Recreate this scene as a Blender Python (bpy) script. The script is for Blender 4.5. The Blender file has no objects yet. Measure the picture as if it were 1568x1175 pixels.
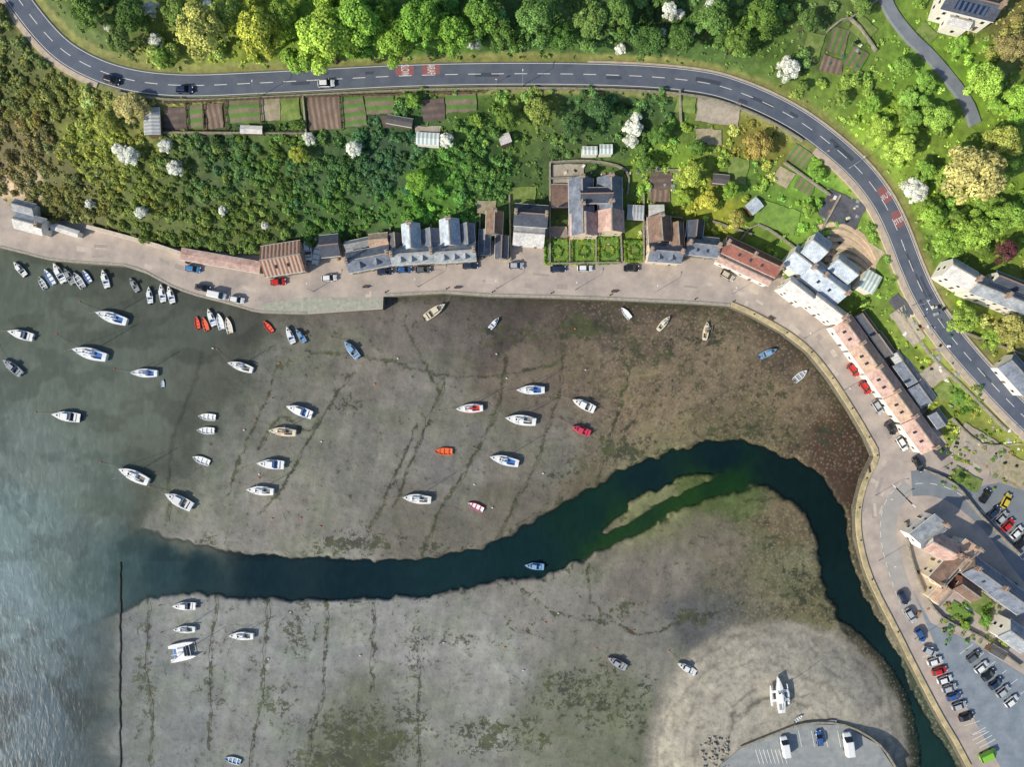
import bpy, math, random
import numpy as np
from mathutils import Vector, Matrix
from mathutils.geometry import tessellate_polygon
random.seed(7); RNG=np.random.default_rng(11)
S=0.18; H=190.0; CX,CY=784.0,588.0
SC=bpy.context.scene; COL=SC.collection
def lin1(c): c=c/255.0; return c/12.92 if c<=0.04045 else ((c+0.055)/1.055)**2.4
def lin(c): return tuple(lin1(x) for x in c)
def P(u,v,z):
    k=S*(H-z)/H
    return ((u-CX)*k,(CY-v)*k,z)
def px(z): return S*(H-z)/H
# ---------------------------------------------------------------- numpy helpers
def _h(ix,iy,s):
    a=np.sin(ix*127.1+iy*311.7+s*74.7)*43758.5453
    return a-np.floor(a)
def vn(x,y,s=0):
    ix=np.floor(x);iy=np.floor(y);fx=x-ix;fy=y-iy
    fx=fx*fx*(3-2*fx);fy=fy*fy*(3-2*fy)
    a=_h(ix,iy,s);b=_h(ix+1,iy,s);c=_h(ix,iy+1,s);d=_h(ix+1,iy+1,s)
    return (a*(1-fx)+b*fx)*(1-fy)+(c*(1-fx)+d*fx)*fy
def fbm(x,y,s=0,o=4):
    r=0;a=.5;t=0
    for i in range(o):
        r=r+a*vn(x,y,s+i*3.1);t+=a;a*=.5;x=x*2.03+5.3;y=y*2.03+1.7
    return r/t
def inpoly(U,V,poly):
    r=np.zeros(np.shape(U),bool);n=len(poly);j=n-1
    for i in range(n):
        xi,yi=poly[i];xj,yj=poly[j]
        if yi!=yj:
            c=((yi>V)!=(yj>V))&(U<(xj-xi)*(V-yi)/(yj-yi)+xi)
            r^=c
        j=i
    return r
def dseg(U,V,pts,vals=None):
    best=np.full(np.shape(U),1e9);val=np.zeros(np.shape(U))
    for i in range(len(pts)-1):
        ax,ay=pts[i][:2];bx,by=pts[i+1][:2]
        dx,dy=bx-ax,by-ay;l=dx*dx+dy*dy+1e-9
        t=np.clip(((U-ax)*dx+(V-ay)*dy)/l,0,1)
        d=np.hypot(U-ax-t*dx,V-ay-t*dy)
        m=d<best
        best=np.where(m,d,best)
        if vals is not None: val=np.where(m,vals[i]*(1-t)+vals[i+1]*t,val)
    return (best,val) if vals is not None else best
def catmull(pts,n=6):
    pts=[tuple(map(float,p)) for p in pts];out=[]
    q=[pts[0]]+pts+[pts[-1]]
    for i in range(1,len(q)-2):
        for k in range(n):
            t=k/n;r=[]
            for d in range(len(pts[0])):
                a,b,c,e=q[i-1][d],q[i][d],q[i+1][d],q[i+2][d]
                r.append(.5*((2*b)+(-a+c)*t+(2*a-5*b+4*c-e)*t*t+(-a+3*b-3*c+e)*t**3))
            out.append(tuple(r))
    out.append(pts[-1]);return out
def swatch(U,V,sw,p=4.0):
    num=np.zeros(np.shape(U)+(3,));den=np.zeros(np.shape(U))
    for u,v,c in sw:
        w=1.0/((U-u)**2+(V-v)**2+60.0)**(p/2)
        w=w*1e6;den+=w
        l=lin(c)
        for k in range(3): num[...,k]+=w*l[k]
    return num/den[...,None]
def sstep(a,b,x):
    t=np.clip((x-a)/(b-a),0,1);return t*t*(3-2*t)
# ---------------------------------------------------------------- layout (photo survey coordinates -> metres by P)
ROAD=catmull([(-20,-70,17),(12,-25,17),(40,15,17),(70,52,17),(100,80,17),(140,103,17),(185,119,17),(235,128,17),(300,131,17),(400,127,17),(500,122,17),(600,117,17),(700,114,17),(800,113,16.8),(900,114,16.4),(1000,118,16),(1080,127,15.6),(1130,141,15.2),(1180,162,14.8),(1230,190,14.2),(1280,228,13.4),(1322,268,12.6),(1354,312,11.8),(1376,358,11),(1394,405,10.2),(1414,450,9.4),(1442,497,8.6),(1482,547,7.6),(1530,600,6.6),(1590,660,5.6),(1700,760,4)],5)
EDGE=[(-5000,378),(0,380),(40,390),(75,399),(130,404),(190,408),(225,420),(262,440),(300,454),(340,464),(375,474),(400,480),(470,482),(586,474),(587,455),(680,450),(750,455),(840,457),(930,460),(1060,466),(1118,470),(1150,484),(1200,512),(1238,542),(1270,582),(1300,628),(1326,672),(1338,700),(1322,735),(1311,780),(1313,830),(1330,890),(1370,970),(1400,1030),(1437,1100),(1458,1135),(1480,1176),(1760,1700),(3000,4500)]
HARB=EDGE+[(-5000,4500)]
LANDSIDE=[(3000,1100),(1568,745),(1515,722),(1462,705),(1440,660),(1360,540),(1300,480),(1215,440),(1190,415),(1090,372),(990,372),(790,372),(735,368),(530,372),(470,380),(400,392),(270,380),(130,342),(30,330),(0,300),(-5000,290)]
QUAY=EDGE+[(4500,4500)]+LANDSIDE
cp=[]
for u,v in [(0,300),(30,330),(130,342),(270,380),(400,392),(530,368),(735,362),(860,350),(990,365),(1090,365),(1190,415),(1215,435),(1300,480),(1360,540),(1440,660),(1462,700),(1515,720),(1600,745),(-100,295)]: cp.append((u,v,.5))
cp+=[(560,345,3),(700,330,5),(800,295,6),(900,260,9),(1000,310,5),(1100,330,6),(1200,350,6),(400,280,15),(600,270,14),(800,220,14),(1000,220,15),(1150,240,16),(200,280,15),(100,270,14),(40,200,20),(-60,150,20),(250,200,24),(400,200,25),(550,200,24),(700,190,24),(900,170,23),(1050,160,24),(300,340,7),(480,320,7),(100,20,32),(300,30,34),(500,20,36),(900,20,35),(1200,50,31),(1300,60,31),(1400,200,27),(1500,100,32),(1500,250,28),(1500,400,20),(1560,500,15),(1300,380,9),(1250,300,15),(1380,540,6),(1450,620,4),(1480,660,3),(500,-60,42),(1100,-60,38),(1600,-60,36),(-60,-60,32),(1640,300,28),(1640,500,16)]
CPA=np.array(cp,float);CPA[:,2]*=.6
n=len(CPA);D=np.hypot(CPA[:,None,0]-CPA[None,:,0],CPA[:,None,1]-CPA[None,:,1])
A=np.zeros((n+1,n+1));A[:n,:n]=D;A[:n,n]=1;A[n,:n]=1
WR=np.linalg.solve(A,np.append(CPA[:,2],0))
def hillz(U,V):
    U=np.clip(U,-80,1650);V=np.clip(V,-80,1300)
    z=np.full(np.shape(U),WR[n])
    for i in range(n): z=z+WR[i]*np.hypot(U-CPA[i,0],V-CPA[i,1])
    return z
ROADXY=[(p[0],p[1]) for p in ROAD];ROADZ=[p[2] for p in ROAD]
CH1=catmull([(60,880,90),(150,870,66),(230,868,42),(300,873,33),(400,884,30),(520,888,28),(650,884,25),(760,862,26),(830,838,37),(890,800,34),(950,752,23),(1010,722,20),(1070,703,20),(1130,703,26),(1190,722,25),(1240,752,27),(1268,800,24),(1280,860,22),(1300,920,23),(1335,990,25),(1365,1060,29),(1392,1130,36),(1430,1200,40),(1700,1700,60)],4)
CH2=catmull([(850,850,22),(920,832,13),(980,803,12),(1040,770,12),(1100,745,15),(1160,725,18)],4)
WL=-3.3
def mudz(U,V):
    wob=(fbm(U/60,V/60,3)-.5)*110
    us=np.interp(V,[380,480,600,700,800,850,900,1200],[470,460,390,320,240,190,184,186])+wob*np.where(V<880,1,.25)
    t=(U-us)/220.0
    z=WL+np.clip(t,-1,1)*np.where(t<0,1.3,.55)+.02
    z=z+.35*sstep(900,1250,U)*(V<720)
    z+=(fbm(U/25,V/25,8)-.5)*.22
    wb=(fbm(U/16,V/16,5)-.5)*16
    d1,w1=dseg(U,V,CH1,[p[2] for p in CH1]);d2,w2=dseg(U,V,CH2,[p[2] for p in CH2])
    z-=2.4*(1-sstep(.75,1.3,(d1+wb)/w1))
    z-=1.5*(1-sstep(.5,1.4,(d2+wb)/w2))
    r=np.hypot((U-1190)*.97,np.minimum(V-1145,0))+(fbm(U/40,V/40,9)-.5)*14
    z=np.where(r<211,np.maximum(z,-3.4+3.3*(1-sstep(110,212,r))),z)
    return z
def terrain(U,V,full=False):
    U=np.asarray(U,float);V=np.asarray(V,float)
    hz=np.maximum(hillz(U,V),.15)+(fbm(U/18,V/18,1)-.5)*.5
    dr,rz=dseg(U,V,ROADXY,ROADZ)
    k=1-sstep(24,52,dr)
    hz=hz*(1-k)+(rz-.15)*k
    hz=np.maximum(hz,.12)
    hb=inpoly(U,V,HARB);q=inpoly(U,V,QUAY)
    de=dseg(U,V,EDGE)
    mz=mudz(U,V)
    z=np.where(hb|(q&(de<6)),mz,np.where(q,-.5,hz))
    if full: return z,hb,q,dr,de
    return z
def tz(u,v): 
    z,hb,q,_,_=terrain(np.array([u]),np.array([v]),True)
    return 0.0 if q[0] and not hb[0] else float(z[0])
OFF=60;EX=np.zeros((1320,1700),bool)
def exclude(poly,pad=0):
    us=[p[0] for p in poly];vs=[p[1] for p in poly]
    a,b=int(max(min(us),-OFF+1)),int(min(max(us),1630));c,d=int(max(min(vs),-OFF+1)),int(min(max(vs),1250))
    if b<=a or d<=c:return
    vv,uu=np.mgrid[c:d+1,a:b+1]
    EX[c+OFF:d+1+OFF,a+OFF:b+1+OFF]|=inpoly(uu.astype(float),vv.astype(float),poly)
def rect(u,v,L,W,ang):
    a=math.radians(ang);ca,sa=math.cos(a),math.sin(a)
    return [(u+x*ca+y*sa, v-x*sa+y*ca) for x,y in ((-L/2,-W/2),(L/2,-W/2),(L/2,W/2),(-L/2,W/2))]
# ---------------------------------------------------------------- materials
MATS={}
def mat(name,c,rough=.8,var=.25,scale=1.5,bump=.0,c2=None,metal=0,spec=.3,obj=False):
    if name in MATS:return MATS[name]
    m=bpy.data.materials.new(name);m.use_nodes=True;nt=m.node_tree;b=nt.nodes['Principled BSDF']
    b.inputs['Roughness'].default_value=rough;b.inputs['Metallic'].default_value=metal
    b.inputs['Specular IOR Level'].default_value=spec
    c=lin(c);c2=lin(c2) if c2 else tuple(x*(1-var) for x in c)
    tc=nt.nodes.new('ShaderNodeTexCoord');no=nt.nodes.new('ShaderNodeTexNoise')
    no.inputs['Scale'].default_value=scale;no.inputs['Detail'].default_value=5;no.inputs['Roughness'].default_value=.65
    nt.links.new(tc.outputs['Object'],no.inputs['Vector'])
    mr=nt.nodes.new('ShaderNodeMapRange');mr.inputs[1].default_value=.35;mr.inputs[2].default_value=.65
    nt.links.new(no.outputs['Fac'],mr.inputs[0])
    mx=nt.nodes.new('ShaderNodeMix');mx.data_type='RGBA'
    mx.inputs[6].default_value=(*c,1);mx.inputs[7].default_value=(*c2,1)
    nt.links.new(mr.outputs[0],mx.inputs[0])
    out=mx.outputs[2]
    if obj:
        oi=nt.nodes.new('ShaderNodeObjectInfo');m2=nt.nodes.new('ShaderNodeMix');m2.data_type='RGBA';m2.blend_type='MULTIPLY';m2.inputs[0].default_value=1
        nt.links.new(oi.outputs['Color'],m2.inputs[6]);nt.links.new(out,m2.inputs[7]);out=m2.outputs[2]
    nt.links.new(out,b.inputs['Base Color'])
    if bump:
        bp=nt.nodes.new('ShaderNodeBump');bp.inputs['Strength'].default_value=bump;bp.inputs['Distance'].default_value=.2
        nt.links.new(no.outputs['Fac'],bp.inputs['Height']);nt.links.new(bp.outputs[0],b.inputs['Normal'])
    MATS[name]=m;return m
def rowmat(name,c,c2,scale,sharp=.2,axis='X',rough=.8,dirty=.5):
    if name in MATS:return MATS[name]
    m=mat(name,c,rough,dirty,.6);nt=m.node_tree;b=nt.nodes['Principled BSDF']
    src=b.inputs['Base Color'].links[0].from_socket
    tc=[x for x in nt.nodes if x.type=='TEX_COORD'][0]
    w=nt.nodes.new('ShaderNodeTexWave');w.bands_direction=axis;w.inputs['Scale'].default_value=scale;w.inputs['Distortion'].default_value=.9;w.inputs['Detail'].default_value=3;w.inputs['Detail Scale'].default_value=3
    nt.links.new(tc.outputs['Object'],w.inputs['Vector'])
    mr=nt.nodes.new('ShaderNodeMapRange');mr.inputs[1].default_value=.5-sharp;mr.inputs[2].default_value=.5+sharp
    nt.links.new(w.outputs['Fac'],mr.inputs[0])
    mx=nt.nodes.new('ShaderNodeMix');mx.data_type='RGBA';mx.inputs[7].default_value=(*lin(c2),1)
    nt.links.new(mr.outputs[0],mx.inputs[0]);nt.links.new(src,mx.inputs[6]);nt.links.new(mx.outputs[2],b.inputs['Base Color'])
    bp=nt.nodes.new('ShaderNodeBump');bp.inputs['Strength'].default_value=.5;bp.inputs['Distance'].default_value=.15
    nt.links.new(w.outputs['Fac'],bp.inputs['Height']);nt.links.new(bp.outputs[0],b.inputs['Normal'])
    return m
def roofmat(name,c,c2):
    if name in MATS:return MATS[name]
    m=mat(name,c,.7,.3,.6,c2=c2);nt=m.node_tree;b=nt.nodes['Principled BSDF']
    src=b.inputs['Base Color'].links[0].from_socket
    tc=[x for x in nt.nodes if x.type=='TEX_COORD'][0]
    br=nt.nodes.new('ShaderNodeTexBrick');br.inputs['Scale'].default_value=1.0
    br.inputs['Brick Width'].default_value=.6;br.inputs['Row Height'].default_value=.36;br.inputs['Mortar Size'].default_value=.02
    br.inputs['Color1'].default_value=(1.08,1.08,1.08,1);br.inputs['Color2'].default_value=(.84,.84,.86,1);br.inputs['Mortar'].default_value=(.55,.55,.55,1)
    nt.links.new(tc.outputs['Object'],br.inputs['Vector'])
    mx=nt.nodes.new('ShaderNodeMix');mx.data_type='RGBA';mx.blend_type='MULTIPLY';mx.inputs[0].default_value=1
    nt.links.new(src,mx.inputs[6]);nt.links.new(br.outputs['Color'],mx.inputs[7]);nt.links.new(mx.outputs[2],b.inputs['Base Color'])
    return m
# ---------------------------------------------------------------- mesh builder
class MB:
    def __init__(s): s.v=[];s.f=[];s.m=[];s.mats=[]
    def mi(s,m):
        if m not in s.mats:s.mats.append(m)
        return s.mats.index(m)
    def add(s,vs,fs,m,M=None):
        o=len(s.v);k=s.mi(m)
        for p in vs: s.v.append(tuple(M@Vector(p)) if M else tuple(p))
        for f in fs: s.f.append([o+i for i in f]);s.m.append(k)
    def box(s,c,d,m,rz=0,taper=0):
        x,y,z=d[0]/2,d[1]/2,d[2]/2;t=1-taper
        vs=[(-x,-y,-z),(x,-y,-z),(x,y,-z),(-x,y,-z),(-x*t,-y*t,z),(x*t,-y*t,z),(x*t,y*t,z),(-x*t,y*t,z)]
        M=Matrix.Translation(c)@Matrix.Rotation(rz,4,'Z')
        s.add(vs,[(3,2,1,0),(4,5,6,7),(0,1,5,4),(1,2,6,5),(2,3,7,6),(3,0,4,7)],m,M)
    def cyl(s,a,b,r0,r1,m,n=8):
        a=Vector(a);b=Vector(b);d=(b-a).normalized()
        q=d.to_track_quat('Z','Y').to_matrix()
        vs=[]
        for c,r in((a,r0),(b,r1)):
            for i in range(n):
                t=2*math.pi*i/n;vs.append(c+q@Vector((r*math.cos(t),r*math.sin(t),0)))
        fs=[(i,(i+1)%n,n+(i+1)%n,n+i) for i in range(n)]+[tuple(range(n-1,-1,-1)),tuple(range(n,2*n))]
        s.add(vs,fs,m)
    def mesh(s,name,smooth=False):
        me=bpy.data.meshes.new(name);me.from_pydata(s.v,[],s.f);me.update()
        for m in s.mats: me.materials.append(m)
        me.polygons.foreach_set('material_index',s.m)
        if smooth: me.polygons.foreach_set('use_smooth',[True]*len(s.f))
        return me
    def obj(s,name,loc=(0,0,0),rz=0,parent=None,smooth=False):
        o=bpy.data.objects.new(name,s.mesh(name,smooth));o.location=loc;o.rotation_euler=(0,0,rz);COL.objects.link(o)
        if parent:o.parent=parent
        return o
def link(name,me,loc,rz=0,sc=(1,1,1),color=None,rx=0,ry=0):
    o=bpy.data.objects.new(name,me);o.location=loc;o.rotation_euler=(rx,ry,rz);o.scale=sc
    if color:o.color=(*color,1)
    COL.objects.link(o);return o
def npmesh(name,V,F,mats,cols={},smooth=False):
    me=bpy.data.meshes.new(name);k=F.shape[1]
    me.vertices.add(len(V));me.vertices.foreach_set('co',V.astype(np.float32).ravel())
    me.loops.add(F.size);me.loops.foreach_set('vertex_index',F.astype(np.int32).ravel())
    me.polygons.add(len(F));me.polygons.foreach_set('loop_start',np.arange(0,F.size,k,dtype=np.int32))
    if smooth: me.polygons.foreach_set('use_smooth',np.ones(len(F),bool))
    me.update(calc_edges=True)
    for nm,a in cols.items():
        at=me.color_attributes.new(nm,'FLOAT_COLOR','POINT')
        c=np.ones((len(V),4),np.float32);c[:,:a.shape[1]]=a;at.data.foreach_set('color',c.ravel())
    for m in mats: me.materials.append(m)
    o=bpy.data.objects.new(name,me);COL.objects.link(o);return o
# ---------------------------------------------------------------- colours of the ground
MUD=[(0,450,(90,95,85)),(200,650,(95,98,88)),(300,550,(98,102,92)),(300,680,(104,107,97)),(400,620,(108,108,99)),(550,560,(110,106,97)),(650,620,(114,110,103)),(600,500,(104,98,91)),(720,480,(92,86,80)),(800,560,(110,99,86)),(780,520,(72,64,60)),(900,500,(78,68,62)),(900,560,(107,94,79)),(1000,520,(94,82,68)),(1100,560,(112,99,79)),(1200,620,(110,96,75)),(1200,540,(90,78,64)),(1290,690,(74,54,42)),(1310,730,(68,50,42)),(1150,660,(98,88,67)),(1000,620,(122,107,85)),(850,700,(110,106,97)),(700,700,(114,111,106)),(550,700,(111,110,102)),(450,780,(122,119,110)),(650,820,(102,98,88)),(350,820,(118,116,109)),(780,780,(102,97,86)),(900,740,(100,92,74)),(300,950,(130,132,128)),(450,1000,(126,128,124)),(600,960,(137,136,132)),(750,1000,(137,136,130)),(700,1100,(126,126,120)),(550,1140,(94,96,82)),(850,1090,(106,108,92)),(950,1090,(104,108,88)),(850,920,(122,119,111)),(1000,880,(115,109,99)),(1100,830,(109,101,88)),(1200,860,(100,97,76)),(1250,920,(94,91,64)),(1060,945,(84,84,84)),(1200,790,(98,88,66)),(1000,1000,(120,118,109)),(220,1000,(113,117,116)),(240,1120,(111,115,114)),(400,1120,(119,121,117)),(1000,780,(118,118,84)),(1120,765,(78,90,50)),(1080,745,(84,96,50)),(1330,1000,(110,105,85)),(1390,1060,(60,75,60))]
VEG=[(60,150,(94,100,50)),(30,230,(100,95,60)),(60,80,(92,102,54)),(150,210,(120,130,52)),(100,300,(94,97,52)),(250,320,(90,104,45)),(350,340,(82,99,43)),(200,150,(130,136,68)),(350,240,(60,87,48)),(300,290,(76,96,48)),(500,270,(58,88,48)),(600,250,(54,84,55)),(520,320,(68,101,44)),(420,250,(78,104,44)),(650,290,(80,125,43)),(740,250,(64,97,44)),(820,160,(94,117,51)),(900,160,(64,97,52)),(980,160,(62,92,47)),(1040,260,(112,145,50)),(1080,310,(142,150,50)),(1160,220,(116,116,50)),(1150,280,(94,128,48)),(1230,280,(104,144,50)),(150,30,(88,112,54)),(300,50,(130,145,62)),(390,50,(128,145,48)),(490,60,(114,150,47)),(620,50,(88,126,46)),(700,30,(80,118,46)),(800,50,(76,108,52)),(900,30,(88,120,58)),(1000,60,(64,92,46)),(1100,50,(80,110,54)),(1180,50,(88,118,50)),(1250,60,(90,112,60)),(1300,140,(110,138,56)),(1350,190,(128,160,54)),(1420,120,(114,150,56)),(1500,100,(118,155,50)),(1450,230,(124,152,56)),(1540,60,(120,116,68)),(1430,330,(114,143,48)),(1500,350,(110,138,48)),(1400,380,(96,128,50)),(1480,490,(124,146,52)),(1550,510,(130,130,66)),(860,240,(70,95,48)),(760,180,(84,115,48))]
WATER=[(0,430,(88,96,87)),(100,480,(91,99,90)),(100,600,(95,105,97)),(60,700,(103,115,111)),(200,650,(96,104,95)),(20,800,(106,125,126)),(20,900,(108,128,134)),(100,850,(94,111,110)),(100,980,(92,111,117)),(60,1100,(78,97,108)),(150,1080,(72,88,94)),(150,760,(100,113,107)),(130,880,(76,93,94)),(200,865,(58,78,80)),(250,870,(40,62,67)),(300,873,(28,50,56)),(400,885,(20,40,48)),(550,888,(18,38,46)),(700,880,(21,43,48)),(800,850,(18,40,44)),(900,795,(18,42,38)),(940,825,(30,58,32)),(1000,730,(16,36,40)),(1040,770,(32,60,30)),(1110,745,(24,52,28)),(1100,703,(14,32,36)),(1200,725,(16,32,34)),(1270,800,(14,30,32)),(1300,930,(16,34,36)),(1360,1050,(20,40,44)),(1400,1140,(26,50,50)),(350,600,(96,100,91)),(420,560,(99,99,90)),(300,700,(99,105,96)),(250,780,(100,106,97)),(300,820,(90,96,88)),(400,500,(82,84,79)),(300,480,(84,90,84)),(180,420,(80,86,78))]
BLOBS=[(700,985,70,28,.6),(570,1120,110,60,.8),(900,1060,120,70,.7),(980,1090,60,50,.62),(460,960,40,70,.62),(640,1000,40,90,.52),(800,960,60,30,.52),(760,1130,120,40,.7),(540,1165,120,30,.9),(530,620,60,30,.5),(640,640,50,30,.4),(780,510,90,35,.72),(900,500,110,30,.75),(990,530,80,40,.65),(860,620,70,40,.4),(1080,520,70,40,.6),(1060,600,90,50,.5),(1180,600,60,60,.55),(1280,680,50,60,.65),(950,690,70,35,.65),(1150,660,120,40,.6),(870,730,60,30,.55),(540,830,110,22,.65),(330,830,70,20,.5),(680,840,70,16,.6),(1230,900,70,60,.65),(1190,830,50,50,.45),(1060,945,70,18,.7),(1130,925,70,14,.55),(960,930,60,20,.5),(1050,870,50,16,.4),(320,1060,40,80,.48),(220,1050,24,120,.62),(900,940,90,40,.4),(360,480,60,25,.5),(450,560,60,40,.4),(430,1080,60,70,.52),(620,490,60,30,.45),(700,560,60,30,.4)]
CHAINS=[[(602,775),(620,735),(642,680),(662,630),(682,585)],[(650,842),(675,780),(705,735),(742,670),(768,610),(776,545)],[(748,850),(790,770),(822,705),(845,640),(862,560),(860,500)],[(905,770),(922,715),(935,670),(958,590),(960,560)],[(566,812),(595,755),(622,690),(640,650)],[(395,690),(430,640),(475,660),(520,600),(540,570)],[(500,920),(498,1000),(494,1070),(480,1120),(468,1176)],[(571,925),(571,1000),(570,1060)],[(640,1005),(642,1070),(640,1176)],[(410,912),(408,980),(400,1060),(384,1176)],[(332,910),(326,980),(320,1090),(322,1150)],[(228,905),(226,1000),(232,1100),(232,1176)],[(395,790),(450,720),(490,640)],[(258,800),(262,690),(300,580),(310,540)],[(350,760),(372,690),(405,620),(425,560)],[(900,865),(905,920),(960,965),(1000,970),(1060,945)],[(1140,770),(1200,760)],[(800,905),(850,940),(930,955)],[(985,620),(960,660)],[(620,500),(650,560),(672,600)],[(470,540),(560,545),(700,580),(850,560)]]
us=np.concatenate([np.array([-4800,-2500,-1200,-600,-300,-150,-80]),np.arange(-40,1612,2.4),np.array([1650,1720,1900,2200,3000,4500])])
vs=np.concatenate([np.array([-4500,-2500,-1200,-600,-300,-150,-80]),np.arange(-40,1220,2.4),np.array([1250,1320,1500,1800,2400,4400])])
VV,UU=np.meshgrid(vs,us,indexing='ij');U=UU.ravel();V=VV.ravel()
Z,HB,Q,DR,DE=terrain(U,V,True)
U1=np.clip(U,-60,1620);V1=np.clip(V,-60,1220)
wU=U1+(fbm(U1/30,V1/30,21)-.5)*60;wV=V1+(fbm(U1/30,V1/30,22)-.5)*60
mc=swatch(wU,wV,MUD)*np.array([.97,1.0,1.05]);lc=swatch(wU,wV,VEG)*(.5+.6*fbm(U1/8,V1/8,25)[:,None])
streak=fbm(U1/9+V1/40,V1/70,31);mc*=(.8+.36*streak)[:,None]
silt=sstep(.52,.66,fbm(U1/45,V1/28,33));mc*=(1+.17*silt)[:,None]
algae=.55*sstep(.52,.68,fbm(U1/55,V1/40,34));al_=np.array([.86,.95,.78]);mc=mc*(1-algae[:,None])+mc*al_*algae[:,None]
r=np.hypot((U-1190)*.97,np.minimum(V-1145,0))+(fbm(U/40,V/40,9)-.5)*14
re=r+(fbm(U1/9,V1/9,45)-.5)*8
sp=1-sstep(186,202,re)
sh=np.array(lin((160,156,144)))*(.78+.42*fbm(U1/4,V1/4,41)[:,None])*(.84+.32*fbm(U1/34,V1/34,44)[:,None])
wr=r+(fbm(U1/26,V1/26,42)-.5)*26
bands=np.zeros(len(U))
for rr_b,wd,st_ in ((78,3.4,.6),(92,2.4,.45),(118,3.4,.34),(138,2.6,.32),(160,5,.34),(176,3,.3)):
    bands=np.maximum(bands,st_*np.exp(-((wr-rr_b)/wd)**2)*sstep(.36,.56,fbm(U1/16,V1/16,43+rr_b)))
sh=sh*(1-bands)[:,None]
sh=sh*(1-.4*sstep(162,200,r))[:,None]
mc=mc*(1-sp[:,None])+sh*sp[:,None]
d1,w1=dseg(U1,V1,CH1,[p[2] for p in CH1])
bed=1-sstep(.95,1.35,d1/w1);mc=mc*(1-.55*bed*(1-sp))[:,None]
# wet dark margin just above the water line
wet=np.exp(-(np.clip(Z-WL,0,9)/.10)**2)*(1-sp);mc=mc*(1-.22*wet)[:,None]
weed=np.zeros(len(U))
for a,b,ra,rb,s in BLOBS: weed=np.maximum(weed,s*np.exp(-((U1-a)/ra)**2-((V1-b)/rb)**2))
weed=np.maximum(weed,.22)*(.45+1.1*fbm(U1/30,V1/30,51))
for c in CHAINS:
    cc=catmull(c,3);m=(U1>min(p[0] for p in c)-12)&(U1<max(p[0] for p in c)+12)&(V1>min(p[1] for p in c)-12)&(V1<max(p[1] for p in c)+12)
    if m.any():
        d=dseg(U1[m]+(fbm(U1[m]/10,V1[m]/10,61)-.5)*11,V1[m]+(fbm(U1[m]/10,V1[m]/10,62)-.5)*11,cc)
        mc[m]*=(1-.32*np.exp(-(d/2.2)**2))[:,None];weed[m]=np.maximum(weed[m],.72*np.exp(-(d/4.2)**2))
weed*=(1-sp)
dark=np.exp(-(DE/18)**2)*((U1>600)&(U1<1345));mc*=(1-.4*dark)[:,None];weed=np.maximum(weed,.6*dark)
fr=np.exp(-((d1/w1-1.35)/.25)**2)*sstep(300,500,U1);weed=np.maximum(weed,.5*fr*(1-sp))
peb=np.clip(sstep(780,1000,U1)*(1-sstep(690,760,V1))+.9*sstep(1050,1200,U1)*sstep(750,800,V1)+.18,0,1)*(1-sp)+sp*.3
land=(~HB)&(~Q)
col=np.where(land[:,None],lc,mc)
vg=(1-sstep(27,36,DR+(fbm(U1/10,V1/10,71)-.5)*10))*land
vc=np.array(lin((134,137,80)))*(.7+.6*fbm(U1/5,V1/5,72)[:,None]);col=col*(1-vg[:,None])+vc*vg[:,None]
cliff=land*sstep(-10,0,60-U1)*np.exp(-((V1-287)/24)**2);col=col*(1-cliff[:,None])+np.array(lin((190,170,145)))*cliff[:,None]
msk=np.stack([np.where(land,0,weed),np.where(land,.2,peb),land.astype(float)],1)
k=S*(H-Z)/H;X=(U-CX)*k;Y=(CY-V)*k
nu,nv=len(us),len(vs);idx=np.arange(nu*nv).reshape(nv,nu)
F=np.stack([idx[1:,:-1].ravel(),idx[1:,1:].ravel(),idx[:-1,1:].ravel(),idx[:-1,:-1].ravel()],1)
def attr(nt,nm):
    a=nt.nodes.new('ShaderNodeAttribute');a.attribute_name=nm;return a
gm=bpy.data.materials.new('ground_mud_and_soil');gm.use_nodes=True;nt=gm.node_tree;b=nt.nodes['Principled BSDF'];L=nt.links.new
b.inputs['Roughness'].default_value=.7;b.inputs['Specular IOR Level'].default_value=.3
ac=attr(nt,'col');am=attr(nt,'msk');sx=nt.nodes.new('ShaderNodeSeparateColor');L(am.outputs['Color'],sx.inputs[0])
tc=nt.nodes.new('ShaderNodeTexCoord')
def noise(sc,det=6,ro=.6,dist=0):
    q=nt.nodes.new('ShaderNodeTexNoise');q.inputs['Scale'].default_value=sc;q.inputs['Detail'].default_value=det;q.inputs['Roughness'].default_value=ro;q.inputs['Distortion'].default_value=dist;L(tc.outputs['Object'],q.inputs['Vector']);return q
def mrng(src,a,b_,c=0,d=1):
    q=nt.nodes.new('ShaderNodeMapRange');q.inputs[1].default_value=a;q.inputs[2].default_value=b_;q.inputs[3].default_value=c;q.inputs[4].default_value=d;L(src,q.inputs[0]);return q.outputs[0]
def math_(op,a,b_):
    q=nt.nodes.new('ShaderNodeMath');q.operation=op
    for i,x in enumerate((a,b_)):
        if isinstance(x,(int,float)):q.inputs[i].default_value=x
        else:L(x,q.inputs[i])
    return q.outputs[0]
def mixc(f,a,b_,bt='MIX'):
    q=nt.nodes.new('ShaderNodeMix');q.data_type='RGBA';q.blend_type=bt
    for i,x in ((0,f),(6,a),(7,b_)):
        if isinstance(x,(int,float)):q.inputs[i].default_value=x
        elif isinstance(x,tuple):q.inputs[i].default_value=(*x,1)
        else:L(x,q.inputs[i])
    return q.outputs[2]
n1=noise(.2,5,.65);n3=noise(.55,6,.78,.3)
base=mixc(1.0,ac.outputs['Color'],mixc(mrng(n1.outputs['Fac'],.3,.7),(.78,.79,.82),(1.18,1.17,1.14)),'MULTIPLY')
base=mixc(1.0,base,mixc(mrng(n3.outputs['Fac'],.3,.7),(1.16,1.15,1.14),(.84,.84,.84)),'MULTIPLY')
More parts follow.
